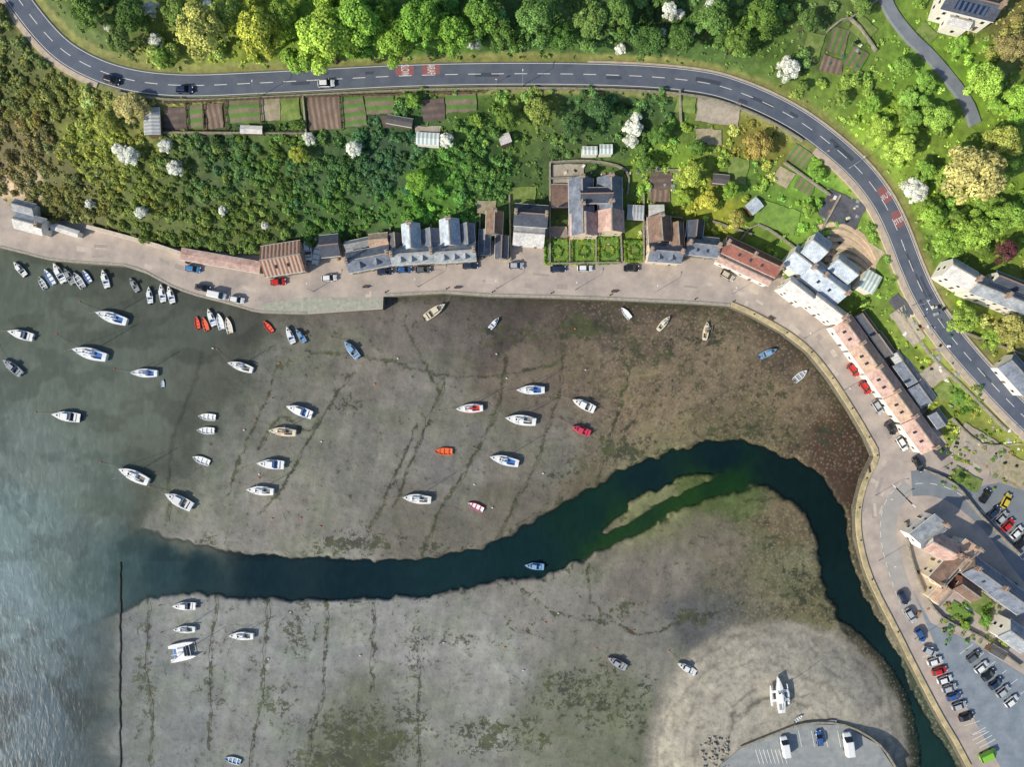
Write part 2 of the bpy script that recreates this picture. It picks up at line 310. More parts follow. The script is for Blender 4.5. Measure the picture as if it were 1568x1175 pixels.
vo=nt.nodes.new('ShaderNodeTexVoronoi');vo.inputs['Scale'].default_value=1.1;L(tc.outputs['Object'],vo.inputs['Vector'])
pebf=math_('MULTIPLY',mrng(vo.outputs['Distance'],.12,.45,1,0),sx.outputs[1])
pd=math_('MULTIPLY',mrng(n3.outputs['Fac'],.5,.6),sx.outputs[1]);base=mixc(math_('MULTIPLY',pd,.6),base,(.045,.037,.027))
base=mixc(math_('MULTIPLY',pebf,.42),base,(.31,.255,.18))
th=math_('SUBTRACT',.70,math_('MULTIPLY',sx.outputs[0],.33))
wf=mrng(math_('SUBTRACT',n3.outputs['Fac'],th),-.01,.02)
base=mixc(math_('MULTIPLY',wf,.84),base,mixc(mrng(n1.outputs['Fac'],.4,.6),(.03,.034,.022),(.06,.075,.028)))
L(base,b.inputs['Base Color'])
bp=nt.nodes.new('ShaderNodeBump');bp.inputs['Strength'].default_value=.55;bp.inputs['Distance'].default_value=.35;L(n3.outputs['Fac'],bp.inputs['Height']);L(bp.outputs[0],b.inputs['Normal'])
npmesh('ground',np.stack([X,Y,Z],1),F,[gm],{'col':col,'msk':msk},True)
# ---------------------------------------------------------------- water
us2=np.concatenate([np.array([-4900,-2500,-1200,-600,-300,-150,-80]),np.arange(-40,1612,3.0),np.array([1650,1800,2200,3000])])
vs2=np.concatenate([np.array([340.]),np.arange(370,1220,3.0),np.array([1250,1320,1500,1800,2400,4300])])
VV,UU=np.meshgrid(vs2,us2,indexing='ij');u2=UU.ravel();v2=VV.ravel()
mz=mudz(u2,v2);dep=np.clip(WL-mz,0,5)
c2=np.clip(u2,-60,1620);d2_=np.clip(v2,-60,1220)
wc=swatch(c2+(fbm(c2/25,d2_/25,83)-.5)*40,d2_+(fbm(c2/25,d2_/25,84)-.5)*24,WATER,4)
patch=sstep(.50,.62,fbm(c2/30,d2_/30,81))*sstep(880,980,d2_)*(c2<260)
patch=np.maximum(patch,.6*sstep(.50,.62,fbm(c2/40,d2_/26,82))*(d2_<860)*(c2<520));wc*=(1-.34*patch)[:,None]
wc*=(.9+.22*fbm(c2/12,d2_/12,85))[:,None]
for c in CHAINS[12:15]+[CHAINS[5]]:
    d=dseg(c2+(fbm(c2/10,d2_/10,61)-.5)*11,d2_,catmull(c,3));wc*=(1-.3*np.exp(-(d/3.2)**2))[:,None]
dd,ww=dseg(c2,d2_,CH1,[p[2] for p in CH1]);inch=(1-sstep(.9,1.5,dd/ww))*sstep(200,300,c2)
al=1-np.exp(-dep*np.where(inch>.2,2.6,3.0));al=np.minimum(al,.985)
k=S*(H-WL)/H
nu,nv=len(us2),len(vs2);idx=np.arange(nu*nv).reshape(nv,nu)
F=np.stack([idx[1:,:-1].ravel(),idx[1:,1:].ravel(),idx[:-1,1:].ravel(),idx[:-1,:-1].ravel()],1)
wm=bpy.data.materials.new('harbour_water');wm.use_nodes=True;nt=wm.node_tree;b=nt.nodes['Principled BSDF'];L=nt.links.new
tc=nt.nodes.new('ShaderNodeTexCoord');ac=attr(nt,'col');am=attr(nt,'msk');sx=nt.nodes.new('ShaderNodeSeparateColor');L(am.outputs['Color'],sx.inputs[0])
L(mrng(sx.outputs[1],0,1,.2,.34),b.inputs['Roughness']);b.inputs['IOR'].default_value=1.33
b.inputs['Specular IOR Level'].default_value=.14
mp=nt.nodes.new('ShaderNodeMapping');mp.inputs['Scale'].default_value=(1,.4,1);mp.inputs['Rotation'].default_value=(0,0,math.radians(-25));L(tc.outputs['Object'],mp.inputs[0])
nA=nt.nodes.new('ShaderNodeTexNoise');nA.inputs['Scale'].default_value=.8;nA.inputs['Detail'].default_value=4;nA.inputs['Distortion'].default_value=.5;L(mp.outputs[0],nA.inputs['Vector'])
cl=mixc(1.0,ac.outputs['Color'],mixc(mrng(nA.outputs['Fac'],.35,.65),(.93,.93,.93),(1.09,1.09,1.09)),'MULTIPLY')
glint=math_('MULTIPLY',mrng(nA.outputs['Fac'],.55,.7),sx.outputs[1]);cl=mixc(math_('MULTIPLY',glint,.14),cl,(.4,.47,.5))  # ripple brightness and pale glints painted into the water colour
L(cl,b.inputs['Base Color'])
bp=nt.nodes.new('ShaderNodeBump');bp.inputs['Distance'].default_value=.5;L(nA.outputs['Fac'],bp.inputs['Height']);L(math_('ADD',math_('MULTIPLY',sx.outputs[1],.28),.06),bp.inputs['Strength']);L(bp.outputs[0],b.inputs['Normal'])
tr=nt.nodes.new('ShaderNodeBsdfTransparent');tr.inputs[0].default_value=(.95,.98,.97,1);ms=nt.nodes.new('ShaderNodeMixShader')
L(sx.outputs[0],ms.inputs[0]);L(tr.outputs[0],ms.inputs[1]);L(b.outputs[0],ms.inputs[2]);L(ms.outputs[0],nt.nodes['Material Output'].inputs['Surface'])
rip=np.clip(1-sstep(20,240,c2),0,1)*sstep(500,800,d2_)
npmesh('water',np.stack([(u2-CX)*k,(CY-v2)*k,np.full(len(u2),WL)],1),F,[wm],{'col':wc,'msk':np.stack([al,rip,rip],1)},True)
# ---------------------------------------------------------------- quay slab
M_quay=mat('quay_surface',(184,171,160),.9,.2,.16,.1,c2=(152,143,138))
M_stone=mat('quay_masonry',(120,115,102),.9,.5,1.6,.5)
M_lich=mat('lichen_coping',(198,180,140),.9,.3,.5,.3,c2=(150,142,110))
M_cop=mat('stone_coping',(168,163,151),.9,.35,1.2,.3)
M_asph=mat('asphalt',(98,105,118),.85,.14,.25,.05,c2=(82,90,106))
M_asph2=mat('asphalt_worn',(128,134,140),.85,.15,.3,.05,c2=(112,118,128))
M_white=mat('road_paint_white',(228,228,224),.7,.15,2)
M_red=mat('road_surface_red',(150,98,102),.85,.2,1)
M_pave=mat('pavement',(194,178,158),.9,.2,.7,.1,c2=(166,154,142))
M_wallst=mat('garden_stone',(154,149,134),.9,.45,1.3,.5)
def flat(name,poly,z,m,side=None,edge=None,zz=None):
    mb=MB();pts=[Vector(P(u,v,z)) for u,v in poly]
    tri=tessellate_polygon([[Vector((p.x,p.y,0)) for p in pts]])
    fs=[]
    for t in tri:
        a,b_,c=[pts[i] for i in t]
        if (b_-a).cross(c-a).z<0:t=(t[0],t[2],t[1])
        fs.append(t)
    mb.add(pts,fs,m)
    if side:
        n=len(pts)
        for i in (range(edge) if edge else range(n)):
            a=pts[i];b_=pts[(i+1)%n]
            mb.add([a,b_,(b_.x,b_.y,zz),(a.x,a.y,zz)],[(0,1,2,3)],side)
    return mb.obj(name)
flat('quay',QUAY,0,M_quay,M_stone,len(EDGE)-1,-5.5)
flat('slipway_pier',[(400,466),(470,456),(584,456),(584,472),(470,480),(400,478)],.03,mat('pier_stone',(168,170,156),.9,.3,.8,.3),M_stone,None,0)
def path3(pts,zf=None,n=4,zo=0):
    c=catmull(pts,n) if n>1 else pts
    zs=[zf if isinstance(zf,(int,float)) else tz(p[0],p[1]) for p in c] if len(c[0])<3 else [p[2] for p in c]
    return [Vector(P(p[0],p[1],z+zo)) for p,z in zip(c,zs)]
def sweep(name,P3,o0,o1,z0,z1,m,mb=None):
    own=mb is None
    if own: mb=MB()
    n=len(P3);vs=[]
    for i,p in enumerate(P3):
        t=(P3[min(i+1,n-1)]-P3[max(i-1,0)]);t.z=0;t.normalize();nn=Vector((-t.y,t.x,0))
        a=p+nn*o0;b_=p+nn*o1
        vs+=[(a.x,a.y,p.z+z0),(a.x,a.y,p.z+z1),(b_.x,b_.y,p.z+z1),(b_.x,b_.y,p.z+z0)]
    fs=[]
    for i in range(n-1):
        a=4*i;b_=a+4
        for j in range(3): fs.append((a+j,a+j+1,b_+j+1,b_+j)[::-1])
    fs+=[(0,1,2,3)[::-1],(4*n-4,4*n-3,4*n-2,4*n-1)]
    mb.add(vs,fs,m)
    if own:return mb.obj(name)
def flatstrip(mb,P3,o0,o1,dz,m):
    n=len(P3);vs=[]
    for i,p in enumerate(P3):
        t=(P3[min(i+1,n-1)]-P3[max(i-1,0)]);t.z=0;t.normalize();nn=Vector((-t.y,t.x,0))
        a=p+nn*o0;b_=p+nn*o1;vs+=[(a.x,a.y,p.z+dz),(b_.x,b_.y,p.z+dz)]
    mb.add(vs,[(2*i+1,2*i,2*i+2,2*i+3)[::-1] for i in range(n-1)],m)
R3=[Vector(P(*p)) for p in ROAD]
HW=2.95
rd=MB()
flatstrip(rd,R3,HW,-HW,0,M_asph)
for o in (HW-.28,-HW+.4): flatstrip(rd,R3,o,o-.12,.008,M_white)
def along(P3):
    d=[0]
    for a,b_ in zip(P3,P3[1:]): d.append(d[-1]+(b_-a).length)
    return d
def at(P3,d,s):
    i=int(np.searchsorted(d,s))-1;i=max(0,min(i,len(P3)-2));t=(s-d[i])/(d[i+1]-d[i]+1e-9)
    return P3[i].lerp(P3[i+1],t),(P3[i+1]-P3[i]).normalized()
def dashes(mb,P3,off,ln,gap,w,dz,m):
    d=along(P3);s=1
    while s+ln<d[-1]:
        q=[at(P3,d,s+ln*k/2)[0] for k in range(3)]
        flatstrip(mb,q,off+w/2,off-w/2,dz,m);s+=ln+gap
dashes(rd,R3,0,3.2,2.6,.15,.009,M_white)
droad=along(R3)
M_tar=mat('tar_repair',(70,77,90),.8,.1,1)
rt=random.Random(3)
for k_ in range(16):
    s=rt.uniform(20,droad[-1]-40);ln=rt.uniform(2,7);o0=rt.uniform(-2.3,1.2);w_=rt.uniform(.4,1.1)
    flatstrip(rd,[at(R3,droad,s+ln*q/3)[0] for q in range(4)],o0+w_,o0,.004+.0002*k_,M_tar)
def nearest(u,v,P3=R3):
    return min(range(len(P3)),key=lambda i:(ROAD[i][0]-u)**2+(ROAD[i][1]-v)**2)
for (u,v,ln,sd) in ((627,116,4.6,1),(662,115,4.4,1),(1350,303,4.2,1),(1368,336,4.2,1)):
    i=nearest(u,v);s=droad[i];q=[at(R3,droad,s+ln*(k/3-.5))[0] for k in range(4)]
    flatstrip(rd,q,.1,HW-.5,.012,M_red)
roadobj=rd.obj('main_road')
for (u,v,txt) in ((627,116,'SLOW'),(662,115,'ARAF'),(1350,303,'SLOW'),(1368,336,'ARAF')):
    i=nearest(u,v);p,t=at(R3,droad,droad[i]);nn=Vector((-t.y,t.x,0))
    cu=bpy.data.curves.new('marking_text','FONT');cu.body=txt;cu.size=1.2;cu.align_x='CENTER';cu.align_y='CENTER'
    o=bpy.data.objects.new('marking_'+txt.lower(),cu);o.data.materials.append(M_white);COL.objects.link(o)
    o.location=p+nn*(HW*.5-.1)+Vector((0,0,.03));o.rotation_euler=(0,0,math.atan2(t.y,t.x)-math.pi/2);o.scale=(.85,2.4,1);o.parent=roadobj
i0,i1=nearest(1262,213),len(R3)
sweep('pavement',R3[i0:],-HW,-HW-1.7,-.6,.12,M_pave)
sweep('pavement',R3[:nearest(170,115)],-HW,-HW-1.4,-.6,.12,M_pave)
sweep('road_retaining_wall',R3[nearest(185,119):nearest(1250,202)],-HW-.7,-HW-1.1,-1.2,.7,M_wallst)
sweep('verge_kerb',R3[nearest(900,114):],HW,HW+.5,-.5,.1,M_pave)
sweep('quay_lichen_wall',path3(EDGE[20:-2],0,3),.02,1.3,-.3,.35,M_lich)
sweep('quay_coping',path3(EDGE[14:21],0,1),.02,.8,-.2,.16,M_cop)
sweep('quay_coping',path3(EDGE[1:13],0,2),.02,.6,-.2,.12,M_cop)
LANE=[(1345,-45),(1362,10),(1392,52),(1432,92),(1478,150),(1495,190)]
l3=path3(LANE,None,4,.6);mb=MB();sweep('',l3,1.4,-1.4,-1,0,M_asph2,mb);mb.obj('lane')
for a in catmull(LANE,6): exclude(rect(a[0],a[1],28,28,0))
st=MB()
flatstrip(st,path3([(1396,742),(1430,742),(1470,758),(1520,800),(1568,862),(1640,950)],0,4),3.6,-3.4,.03,M_asph2)
dashes(st,path3([(1396,742),(1430,742),(1470,758),(1520,800),(1568,862),(1640,950)],0,4),0,2,2,.14,.04,M_white)
st.obj('street')
mb=MB()
flatstrip(mb,path3([(1392,745),(1366,775),(1360,820),(1374,880),(1400,950)],0,4),2.3,-2.3,.022,mat('asphalt_pale',(162,159,156),.85,.15,.3,.05))
dashes(mb,path3([(1392,745),(1366,775),(1360,820),(1374,880),(1400,950)],0,4),-2.1,1.5,1.2,.12,.028,M_white);mb.obj('harbour_street')
flat('car_park',[(1398,905),(1425,955),(1445,965),(1490,985),(1568,1035),(1640,1080),(1640,1300),(1545,1200),(1490,1100),(1450,1035)],.026,mat('asphalt_cool',(136,146,156),.85,.18,.3,.05,c2=(114,125,137)))
flat('car_park_upper',[(1470,752),(1530,740),(1620,770),(1640,900),(1568,850),(1520,790)],.023,mat('asphalt_mid',(122,129,138),.85,.15,.3,.05))
flat('car_park_spit',[(1135,1146),(1185,1126),(1232,1110),(1292,1112),(1345,1142),(1374,1185),(1420,1400),(1080,1400),(1100,1176)],.10,mat('asphalt_spit',(150,154,153),.85,.25,.4,.05,c2=(126,132,137)),M_stone,None,-3)
sweep('spit_wall',path3([(1135,1146),(1185,1126),(1232,1110),(1292,1112),(1345,1142),(1374,1185)],.1,3),.0,.5,-1,.55,M_wallst)
mb=MB()
for k_ in range(9):
    u,v=1424+k_*9.2,1004+k_*15
    mb.box(P(u,v,.038),(4.6,.12,.012),M_white,math.radians(18))
for k_ in range(7):
    mb.box(P(1480+k_*17,995+k_*13.5,.038),(4.6,.12,.012),M_white,math.radians(38))
for k_ in range(8): mb.box(P(1160+k_*6,1160,.115),(.15,4.,.012),M_white,.3)
for k_ in range(5): mb.box(P(1225+k_*20,1133,.115),(.12,4.6,.012),M_white,.2)
for k_ in range(6): mb.box(P(1372+k_*5,748+k_*5,.045),(.35,2.6,.012),M_white,.8)
for k_ in range(4): mb.box(P(1497+k_*5,1122+k_*6,.038),(5,.15,.012),M_white,.5)
mb.obj('parking_bay_markings')
mb=MB();M_pat=mat('quay_patch',(160,150,144),.9,.15,.8);M_pat2=mat('quay_patch_pale',(194,182,170),.9,.15,.8)
for k_ in range(46):
    j=rt.randrange(2,34);a=EDGE[j];b_=EDGE[j+1];t=rt.random();off=rt.uniform(10,40);dx,dy=b_[0]-a[0],b_[1]-a[1];l_=math.hypot(dx,dy)+.1
    u=a[0]+dx*t+dy/l_*off;v=a[1]+dy*t-dx/l_*off
    mb.box(P(u,v,.0035+.0003*k_),(rt.uniform(.8,4.5),rt.uniform(.5,1.6),.003),rt.choice([M_pat,M_pat2]),-math.atan2(dy,dx)+rt.uniform(-.1,.1))
mb.obj('quay_surface_repairs')
# ---------------------------------------------------------------- houses
M_glass=mat('window_glass',(30,38,48),.1,.2,1,spec=.8)
M_frame=mat('window_frame',(225,225,222),.5,.05,2)
M_chim=mat('chimney_brick',(160,132,116),.9,.3,3,.3)
M_pot=mat('chimney_pot',(176,104,74),.8,.2,3)
RF={'slate':roofmat('roof_slate',(130,139,154),(96,104,120)),'dark':roofmat('roof_dark_slate',(82,90,104),(66,72,84)),
'pale':roofmat('roof_pale_slate',(170,176,182),(128,136,146)),'brown':roofmat('roof_brown_tile',(140,116,102),(108,90,82)),
'pink':roofmat('roof_weathered_pink',(208,178,166),(168,138,128)),'red':roofmat('roof_redbrown',(150,98,86),(122,80,72)),
'white':roofmat('roof_cement_white',(218,216,212),(182,182,182)),'ice':roofmat('roof_blue_white',(198,208,218),(156,170,186)),
'rust':rowmat('roof_rusty_iron',(150,104,82),(176,158,146),.3,.45,'X',.7,.5),'tin':rowmat('roof_corrugated',(186,190,192),(156,162,166),.35,.3,'X',.6,.3),
'glassy':rowmat('greenhouse_glazing',(170,190,186),(215,222,220),.3,.1,'X',.25,.2),'felt':mat('roof_felt',(96,94,96),.9,.3,1),'tan':roofmat('roof_tan',(206,178,156),(170,144,126))}
WLc={'white':mat('render_white',(226,222,212),.85,.12,.8),'cream':mat('render_cream',(218,202,176),.85,.15,.8),'stone':mat('rubble_stone',(150,141,128),.9,.4,2.2,.5),'pink':mat('render_pink',(214,182,168),.85,.15,.8),'wood':mat('timber_boards',(110,92,74),.85,.3,2),'brick':mat('brickwork',(156,110,94),.9,.3,3,.2)}
def house(name,u,v,L,W,ang,eave,rise,roof,wall,base=None,chim=(),win=True,dormer=0,skylight=0,hip=0,padx=0):
    if base is None:
        pts=rect(u,v,L*.7,W*.7,ang);zs=[tz(*p) for p in pts]+[tz(u,v)]
        base=float(np.mean(zs))*.5+min(zs)*.5
    zt=base+eave;k=px(zt);cx,cy,_=P(u,v,zt);l=L*k;w=W*k;rz=math.radians(ang)
    e=bpy.data.objects.new(name,None);e.location=(cx,cy,base);e.rotation_euler=(0,0,rz);COL.objects.link(e)
    ov=.25 if L>24 else .1;hl,hw=l/2-ov,w/2-ov;wm=WLc[wall];rm=RF[roof]
    mb=MB();D=-2.5
    vs=[(-hl,-hw,D),(hl,-hw,D),(hl,hw,D),(-hl,hw,D),(-hl,-hw,eave),(hl,-hw,eave),(hl,hw,eave),(-hl,hw,eave),(-hl+hip,0,eave+rise*(hw/(w/2))),(hl-hip,0,eave+rise*(hw/(w/2)))]
    mb.add(vs,[(0,1,5,4),(2,3,7,6),(3,0,4,8,7),(1,2,6,9,5)],wm);mb.obj('walls',parent=e)
    mb=MB();t=.16;a,b_=l/2,w/2
    top=[(-a,-b_,eave),(a,-b_,eave),(a,b_,eave),(-a,b_,eave),(-a+hip,0,eave+rise),(a-hip,0,eave+rise)]
    vs=[(x,y,z+t+.02) for x,y,z in top]+[(x,y,z+.02) for x,y,z in top]
    fs=[(0,1,5,4),(2,3,4,5)]+([(3,0,4),(1,2,5)] if hip else [])+[(6,0,1,7)[::-1],(8,2,3,9)[::-1]]
    if not hip: fs+=[(0,4,10,6),(4,3,9,10),(2,5,11,8),(5,1,7,11)]
    fs+=[(10,11,7,6),(11,10,9,8)]
    mb.add(vs,fs,rm)
    if rise>.6: mb.box((0,0,eave+rise+t+.03),(2*(a-hip)-.02,.3,.1),M_cop if roof!='dark' else M_chim)
    for s in(-1,1): mb.box((0,s*(b_+.06),eave+.06),(2*a,.1,.12),M_frame)
    for k_ in range(skylight):
        xx=-a*.6+1.2*a*(k_+.5)/skylight;sl=math.atan2(rise,b_)
        M=Matrix.Translation((xx,-b_*.5,eave+rise*.5+t+.06))@Matrix.Rotation(sl,4,'X')
        mb.add([(-.35,-.5,0),(.35,-.5,0),(.35,.5,0),(-.35,.5,0)],[(0,1,2,3)],M_glass,M)
    for k_ in range(dormer):
        xx=-a*.75+1.5*a*(k_+.5)/dormer;dw=.8;yd=-b_*.75;z0=eave+rise*.2;z1=eave+rise*.62
        yb=-b_*(1-.62-.2) if rise>0 else 0
        mb.add([(xx-dw,yd,z0),(xx+dw,yd,z0),(xx+dw,yd,z1),(xx,yd,z1+.6),(xx-dw,yd,z1)],[(0,1,2,3,4)],WLc['white'])
        mb.add([(xx-dw,yd,z0),(xx-dw,yd,z1),(xx-dw,yb,z1+.1)],[(0,1,2)],WLc['white']);mb.add([(xx+dw,yd,z0),(xx+dw,yb,z1+.1),(xx+dw,yd,z1)],[(0,1,2)],WLc['white'])
        mb.add([(xx-dw-.15,yd-.15,z1+.02),(xx,yd-.15,z1+.7),(xx,yb+.9,z1+.7),(xx-dw-.15,yb,z1+.02)],[(0,1,2,3)],rm)
        mb.add([(xx+dw+.15,yd-.15,z1+.02),(xx,yd-.15,z1+.7),(xx,yb+.9,z1+.7),(xx+dw+.15,yb,z1+.02)],[(0,3,2,1)],rm)
        mb.box((xx,yd-.04,(z0+z1)/2+.1),(.8,.06,.8),M_glass)
    mb.obj('roof',parent=e)
    if win:
        mb=MB();fl=2 if eave>4.1 else 1
        for s in (-1,1):
            n_=max(1,int(2*hl/2.9))
            for f in range(fl):
                zc=1.4+f*2.3 if fl==2 else min(1.5,eave-1)
                for i in range(n_):
                    x=-hl+2*hl*(i+.5)/n_;dr=(f==0 and i%2==1)
                    ww,hh=(.95,2.0) if dr else (1.0,1.15);zz=1.0 if dr else zc
                    mb.box((x,s*(hw+.03),zz),(ww,.06,hh),M_frame);mb.box((x,s*(hw+.05),zz),(ww-.18,.08,hh-.2),M_glass if not dr else WLc['wood'])
            m_=max(1,int(2*hw/3))
            for f in range(fl):
                zc=1.4+f*2.3 if fl==2 else min(1.5,eave-1)
                for i in range(m_):
                    y=-hw+2*hw*(i+.5)/m_
                    mb.box((s*(hl+.03),y,zc),(.06,1,1.1),M_frame);mb.box((s*(hl+.05),y,zc),(.08,.82,.9),M_glass)
        mb.obj('windows',parent=e)
    if chim:
        mb=MB()
        for f in chim:
            x=f*(a-.5-hip);mb.box((x,0,eave+rise*.8+.9),(.7,1.3,2.0),M_chim);mb.box((x,0,eave+rise*.8+1.96),(.85,1.45,.14),M_cop)
            for q in(-.35,.35): mb.cyl((x,q,eave+rise*.8+2.03),(x,q,eave+rise*.8+2.45),.14,.11,M_pot,7)
        mb.obj('chimney_stack',parent=e)
    exclude(rect(u,v,L+2,W+2,ang));fx,fy=(u-CX)*eave/H,(v-CY)*eave/H
    exclude(rect(u-fx,v-fy,L+2,W+2,ang))
    return e
def flatroof(name,u,v,L,W,ang,h,rm,wall,base=None): return house(name,u,v,L,W,ang,h,.25,rm,wall,base,win=False)
house('harbour_cottage',47,343,46,26,-15,3.6,1.6,'white','white',0,(1,))
house('boat_store',38,318,34,18,-15,2.8,1.2,'pale','white',None,win=False)
flatroof('boathouse_annex',100,353,44,10,-18,2.2,'white','white',0)
house('rusty_roof_boat_shed',433,397,62,48,9,4.2,2.4,'rust','stone',0,skylight=2)
flatroof('storage_shed',338,400,124,18,-10,2.5,'pink','stone',0)
house('stone_outbuilding',505,377,30,34,6,3.6,1.5,'dark','stone',0)
house('terraced_house',565,397,68,32,11,4.6,2.6,'slate','stone',0,(-1,1),skylight=2,dormer=2)
house('rear_cottage',580,369,30,22,6,4,1.6,'tan','stone',None)
house('rear_cottage',548,374,40,14,12,3,1.4,'pale','stone',None,win=False)
house('terraced_house',632,391,66,28,4,5,2.6,'pale','stone',0,(-1,1),dormer=3)
house('terraced_house',697,388,64,28,4,5,2.6,'pale','stone',0,(1,),dormer=3)
house('rear_wing',630,363,40,28,94,5,2.6,'ice','white',None,(1,),win=False)
house('rear_wing',689,357,42,30,94,5,2.6,'ice','white',None,(1,),win=False)
house('rear_wing',660,366,30,26,94,4.2,1.8,'slate','stone',None,win=False)
house('rear_wing',716,360,34,22,94,4.2,1.8,'slate','stone',None,win=False)
house('rear_wing',606,372,28,20,94,4.2,1.8,'felt','stone',None,win=False)
house('brown_roof_cottage',757,342,36,26,88,3.6,2,'brown','stone',None,(1,))
house('stone_outbuilding',768,379,36,20,88,3,1,'dark','stone',0)
house('stone_outbuilding',742,372,40,18,88,2.6,1,'slate','stone',0)
house('white_cottage',813,331,52,34,-4,4.4,2.6,'dark','white',None,(-1,1))  # shaded upper slope of the cottage roof, shade put into the dark colour
house('white_cottage_lit_slope',810,360,48,34,-4,3.6,1.8,'white','white',0)  # sunlit lower slope of that roof as its own block, brightness in the colour
house('villa',890,318,88,38,91,6,3.2,'slate','brick',0,(0,1),skylight=1)
house('villa_wing',934,314,84,38,91,6,3.2,'slate','brick',0,(0,1))
house('villa_bay',895,345,34,44,91,6.3,3,'pink','cream',0)
house('villa_bay',934,340,34,42,91,6.3,3,'pink','cream',0)
house('villa_link',913,300,50,24,1,5.4,2.2,'dark','brick',None,win=False)
flatroof('walled_yard_store',858,300,28,34,0,2.4,'brown','stone',None)
flatroof('garden_shed',973,326,26,22,-3,2.6,'tin','wood',None)
flatroof('garden_shed',1005,323,24,17,0,2.6,'white','wood',None)
house('pair_of_cottages',1010,352,40,36,94,5,2.8,'brown','stone',None,(1,))
house('pair_of_cottages',1036,360,36,22,94,4.6,2.2,'brown','cream',None)
house('slate_cottage',1018,388,52,30,-4,4.6,2.6,'slate','cream',0,(-1,1),dormer=2)
house('slate_cottage',1075,378,50,30,-6,4.4,2.6,'slate','stone',0,(-1,1),skylight=2)
house('slate_cottage_wing',1064,352,26,26,84,4,2,'dark','stone',None,win=False)
flatroof('garden_shed',1104,275,26,14,-5,2.2,'felt','wood')
flatroof('garden_shed',1155,316,22,18,40,2.2,'ice','wood')
house('long_red_roof_house',1150,394,94,28,-25,4.6,2.6,'red','white',0,(-1,0,1),skylight=3)
house('long_red_roof_house_front',1140,413,88,16,-25,3.6,.8,'pink','white',0)
house('gabled_inn',1233,408,60,36,-38,6,3.2,'ice','white',0,(1,))
house('gabled_inn',1263,432,70,40,-38,6.4,3.2,'ice','white',0,(-1,1),skylight=2)
house('gabled_inn_wing',1250,380,30,40,-38,5.5,2.5,'ice','white',None)
house('gabled_inn_wing',1292,412,40,30,-38,5,2.5,'ice','white',None)
house('gabled_inn_wing',1222,446,46,24,-38,6,2.6,'white','white',0)
house('gabled_inn_wing',1266,472,56,24,-38,6,2.6,'white','white',0,(1,))
flatroof('conservatory',1332,432,26,30,-30,3,'glassy','white')
TA=-54
for (u,v,L_,rf,c_) in ((1301,510,46,'pink',(-1,1)),(1327,547,44,'tan',(1,)),(1353,583,46,'pink',(1,)),(1380,621,46,'tan',(1,)),(1409,664,56,'pink',(1,))):
    house('terraced_cottage',u,v,L_,35,TA,4.0,2.0,rf,'white',0,c_,skylight=2)
for (u,v,L_,W_,rf) in ((1328,497,40,15,'dark'),(1352,528,38,18,'felt'),(1389,570,40,26,'slate'),(1412,603,36,28,'slate'),(1436,642,26,20,'slate'),(1374,548,18,16,'tin')):
    house('rear_extension',u,v,L_,W_,TA,3.2,1.2,rf,'stone',0,win=False)
house('hilltop_house',1484,8,84,34,-14,5,2.6,'dark','white',None,(-1,1))
house('hilltop_house_wing',1468,33,36,20,-14,3.6,1,'white','white')
house('roadside_house',1470,420,46,32,-30,5,2.4,'white','white',None,(1,))
house('roadside_house',1500,438,30,30,-30,4,2,'pale','white',None)
house('long_slate_house',1532,455,96,24,-22,5,2.4,'pale','white',None,(0,1))
house('long_slate_house_wing',1550,436,60,20,-22,4.4,2,'dark','white',None)
house('long_slate_house',1560,575,60,34,-48,4,2,'slate','white',None)
house('corner_house',1421,815,50,30,38,5,2.4,'pale','white',0,(1,))
house('corner_house',1440,838,46,34,-28,5,2.6,'pink','white',0,(1,))
house('village_house',1452,872,60,28,48,5,2.6,'brown','cream',0,(-1,1))
house('village_house',1475,852,44,30,48,5,2.6,'tan','white',0,(1,))
house('village_house',1505,882,56,34,-36,5,2.8,'slate','stone',0,(-1,1),skylight=1)
house('village_house',1545,912,56,36,-36,5,2.8,'slate','stone',0,(1,))
house('village_house',1480,903,36,26,-36,4.3,2,'brown','brick',0)
house('village_house',1555,975,44,34,-36,5,2.4,'pale','white',0,(1,))
house('village_house',1440,912,30,24,48,3.6,1.8,'tan','cream',0)
flatroof('garden_shed',1528,1000,26,14,-30,2.2,'felt','wood',0)
flatroof('allotment_shed',233,186,42,24,92,2.2,'tin','wood')
flatroof('allotment_shed',385,199,34,11,-2,2,'white','wood')
flatroof('greenhouse',655,213,36,18,-3,2,'glassy','white')
flatroof('allotment_shed',773,213,18,14,20,2.4,'white','wood')
flatroof('greenhouse',903,231,24,12,0,2,'glassy','white');flatroof('greenhouse',928,229,20,14,0,2,'glassy','white')
flatroof('allotment_shed',612,186,40,13,-10,2,'felt','wood')
M_pv=rowmat('solar_panel_glass',(28,38,62),(70,84,110),.25,.08,'X',.15,.1)
e=bpy.data.objects['hilltop_house'];mb=MB();sl=math.atan2(2.6,34*px(20)/2)
for i in range(6):
    M=Matrix.Translation((-3.2+i*1.25,-1.55,5+1.3+.26))@Matrix.Rotation(sl,4,'X');mb.add([(-.58,-.95,0),(.58,-.95,0),(.58,.95,0),(-.58,.95,0)],[(0,1,2,3)],M_pv,M)
mb.obj('solar_panels',parent=e)
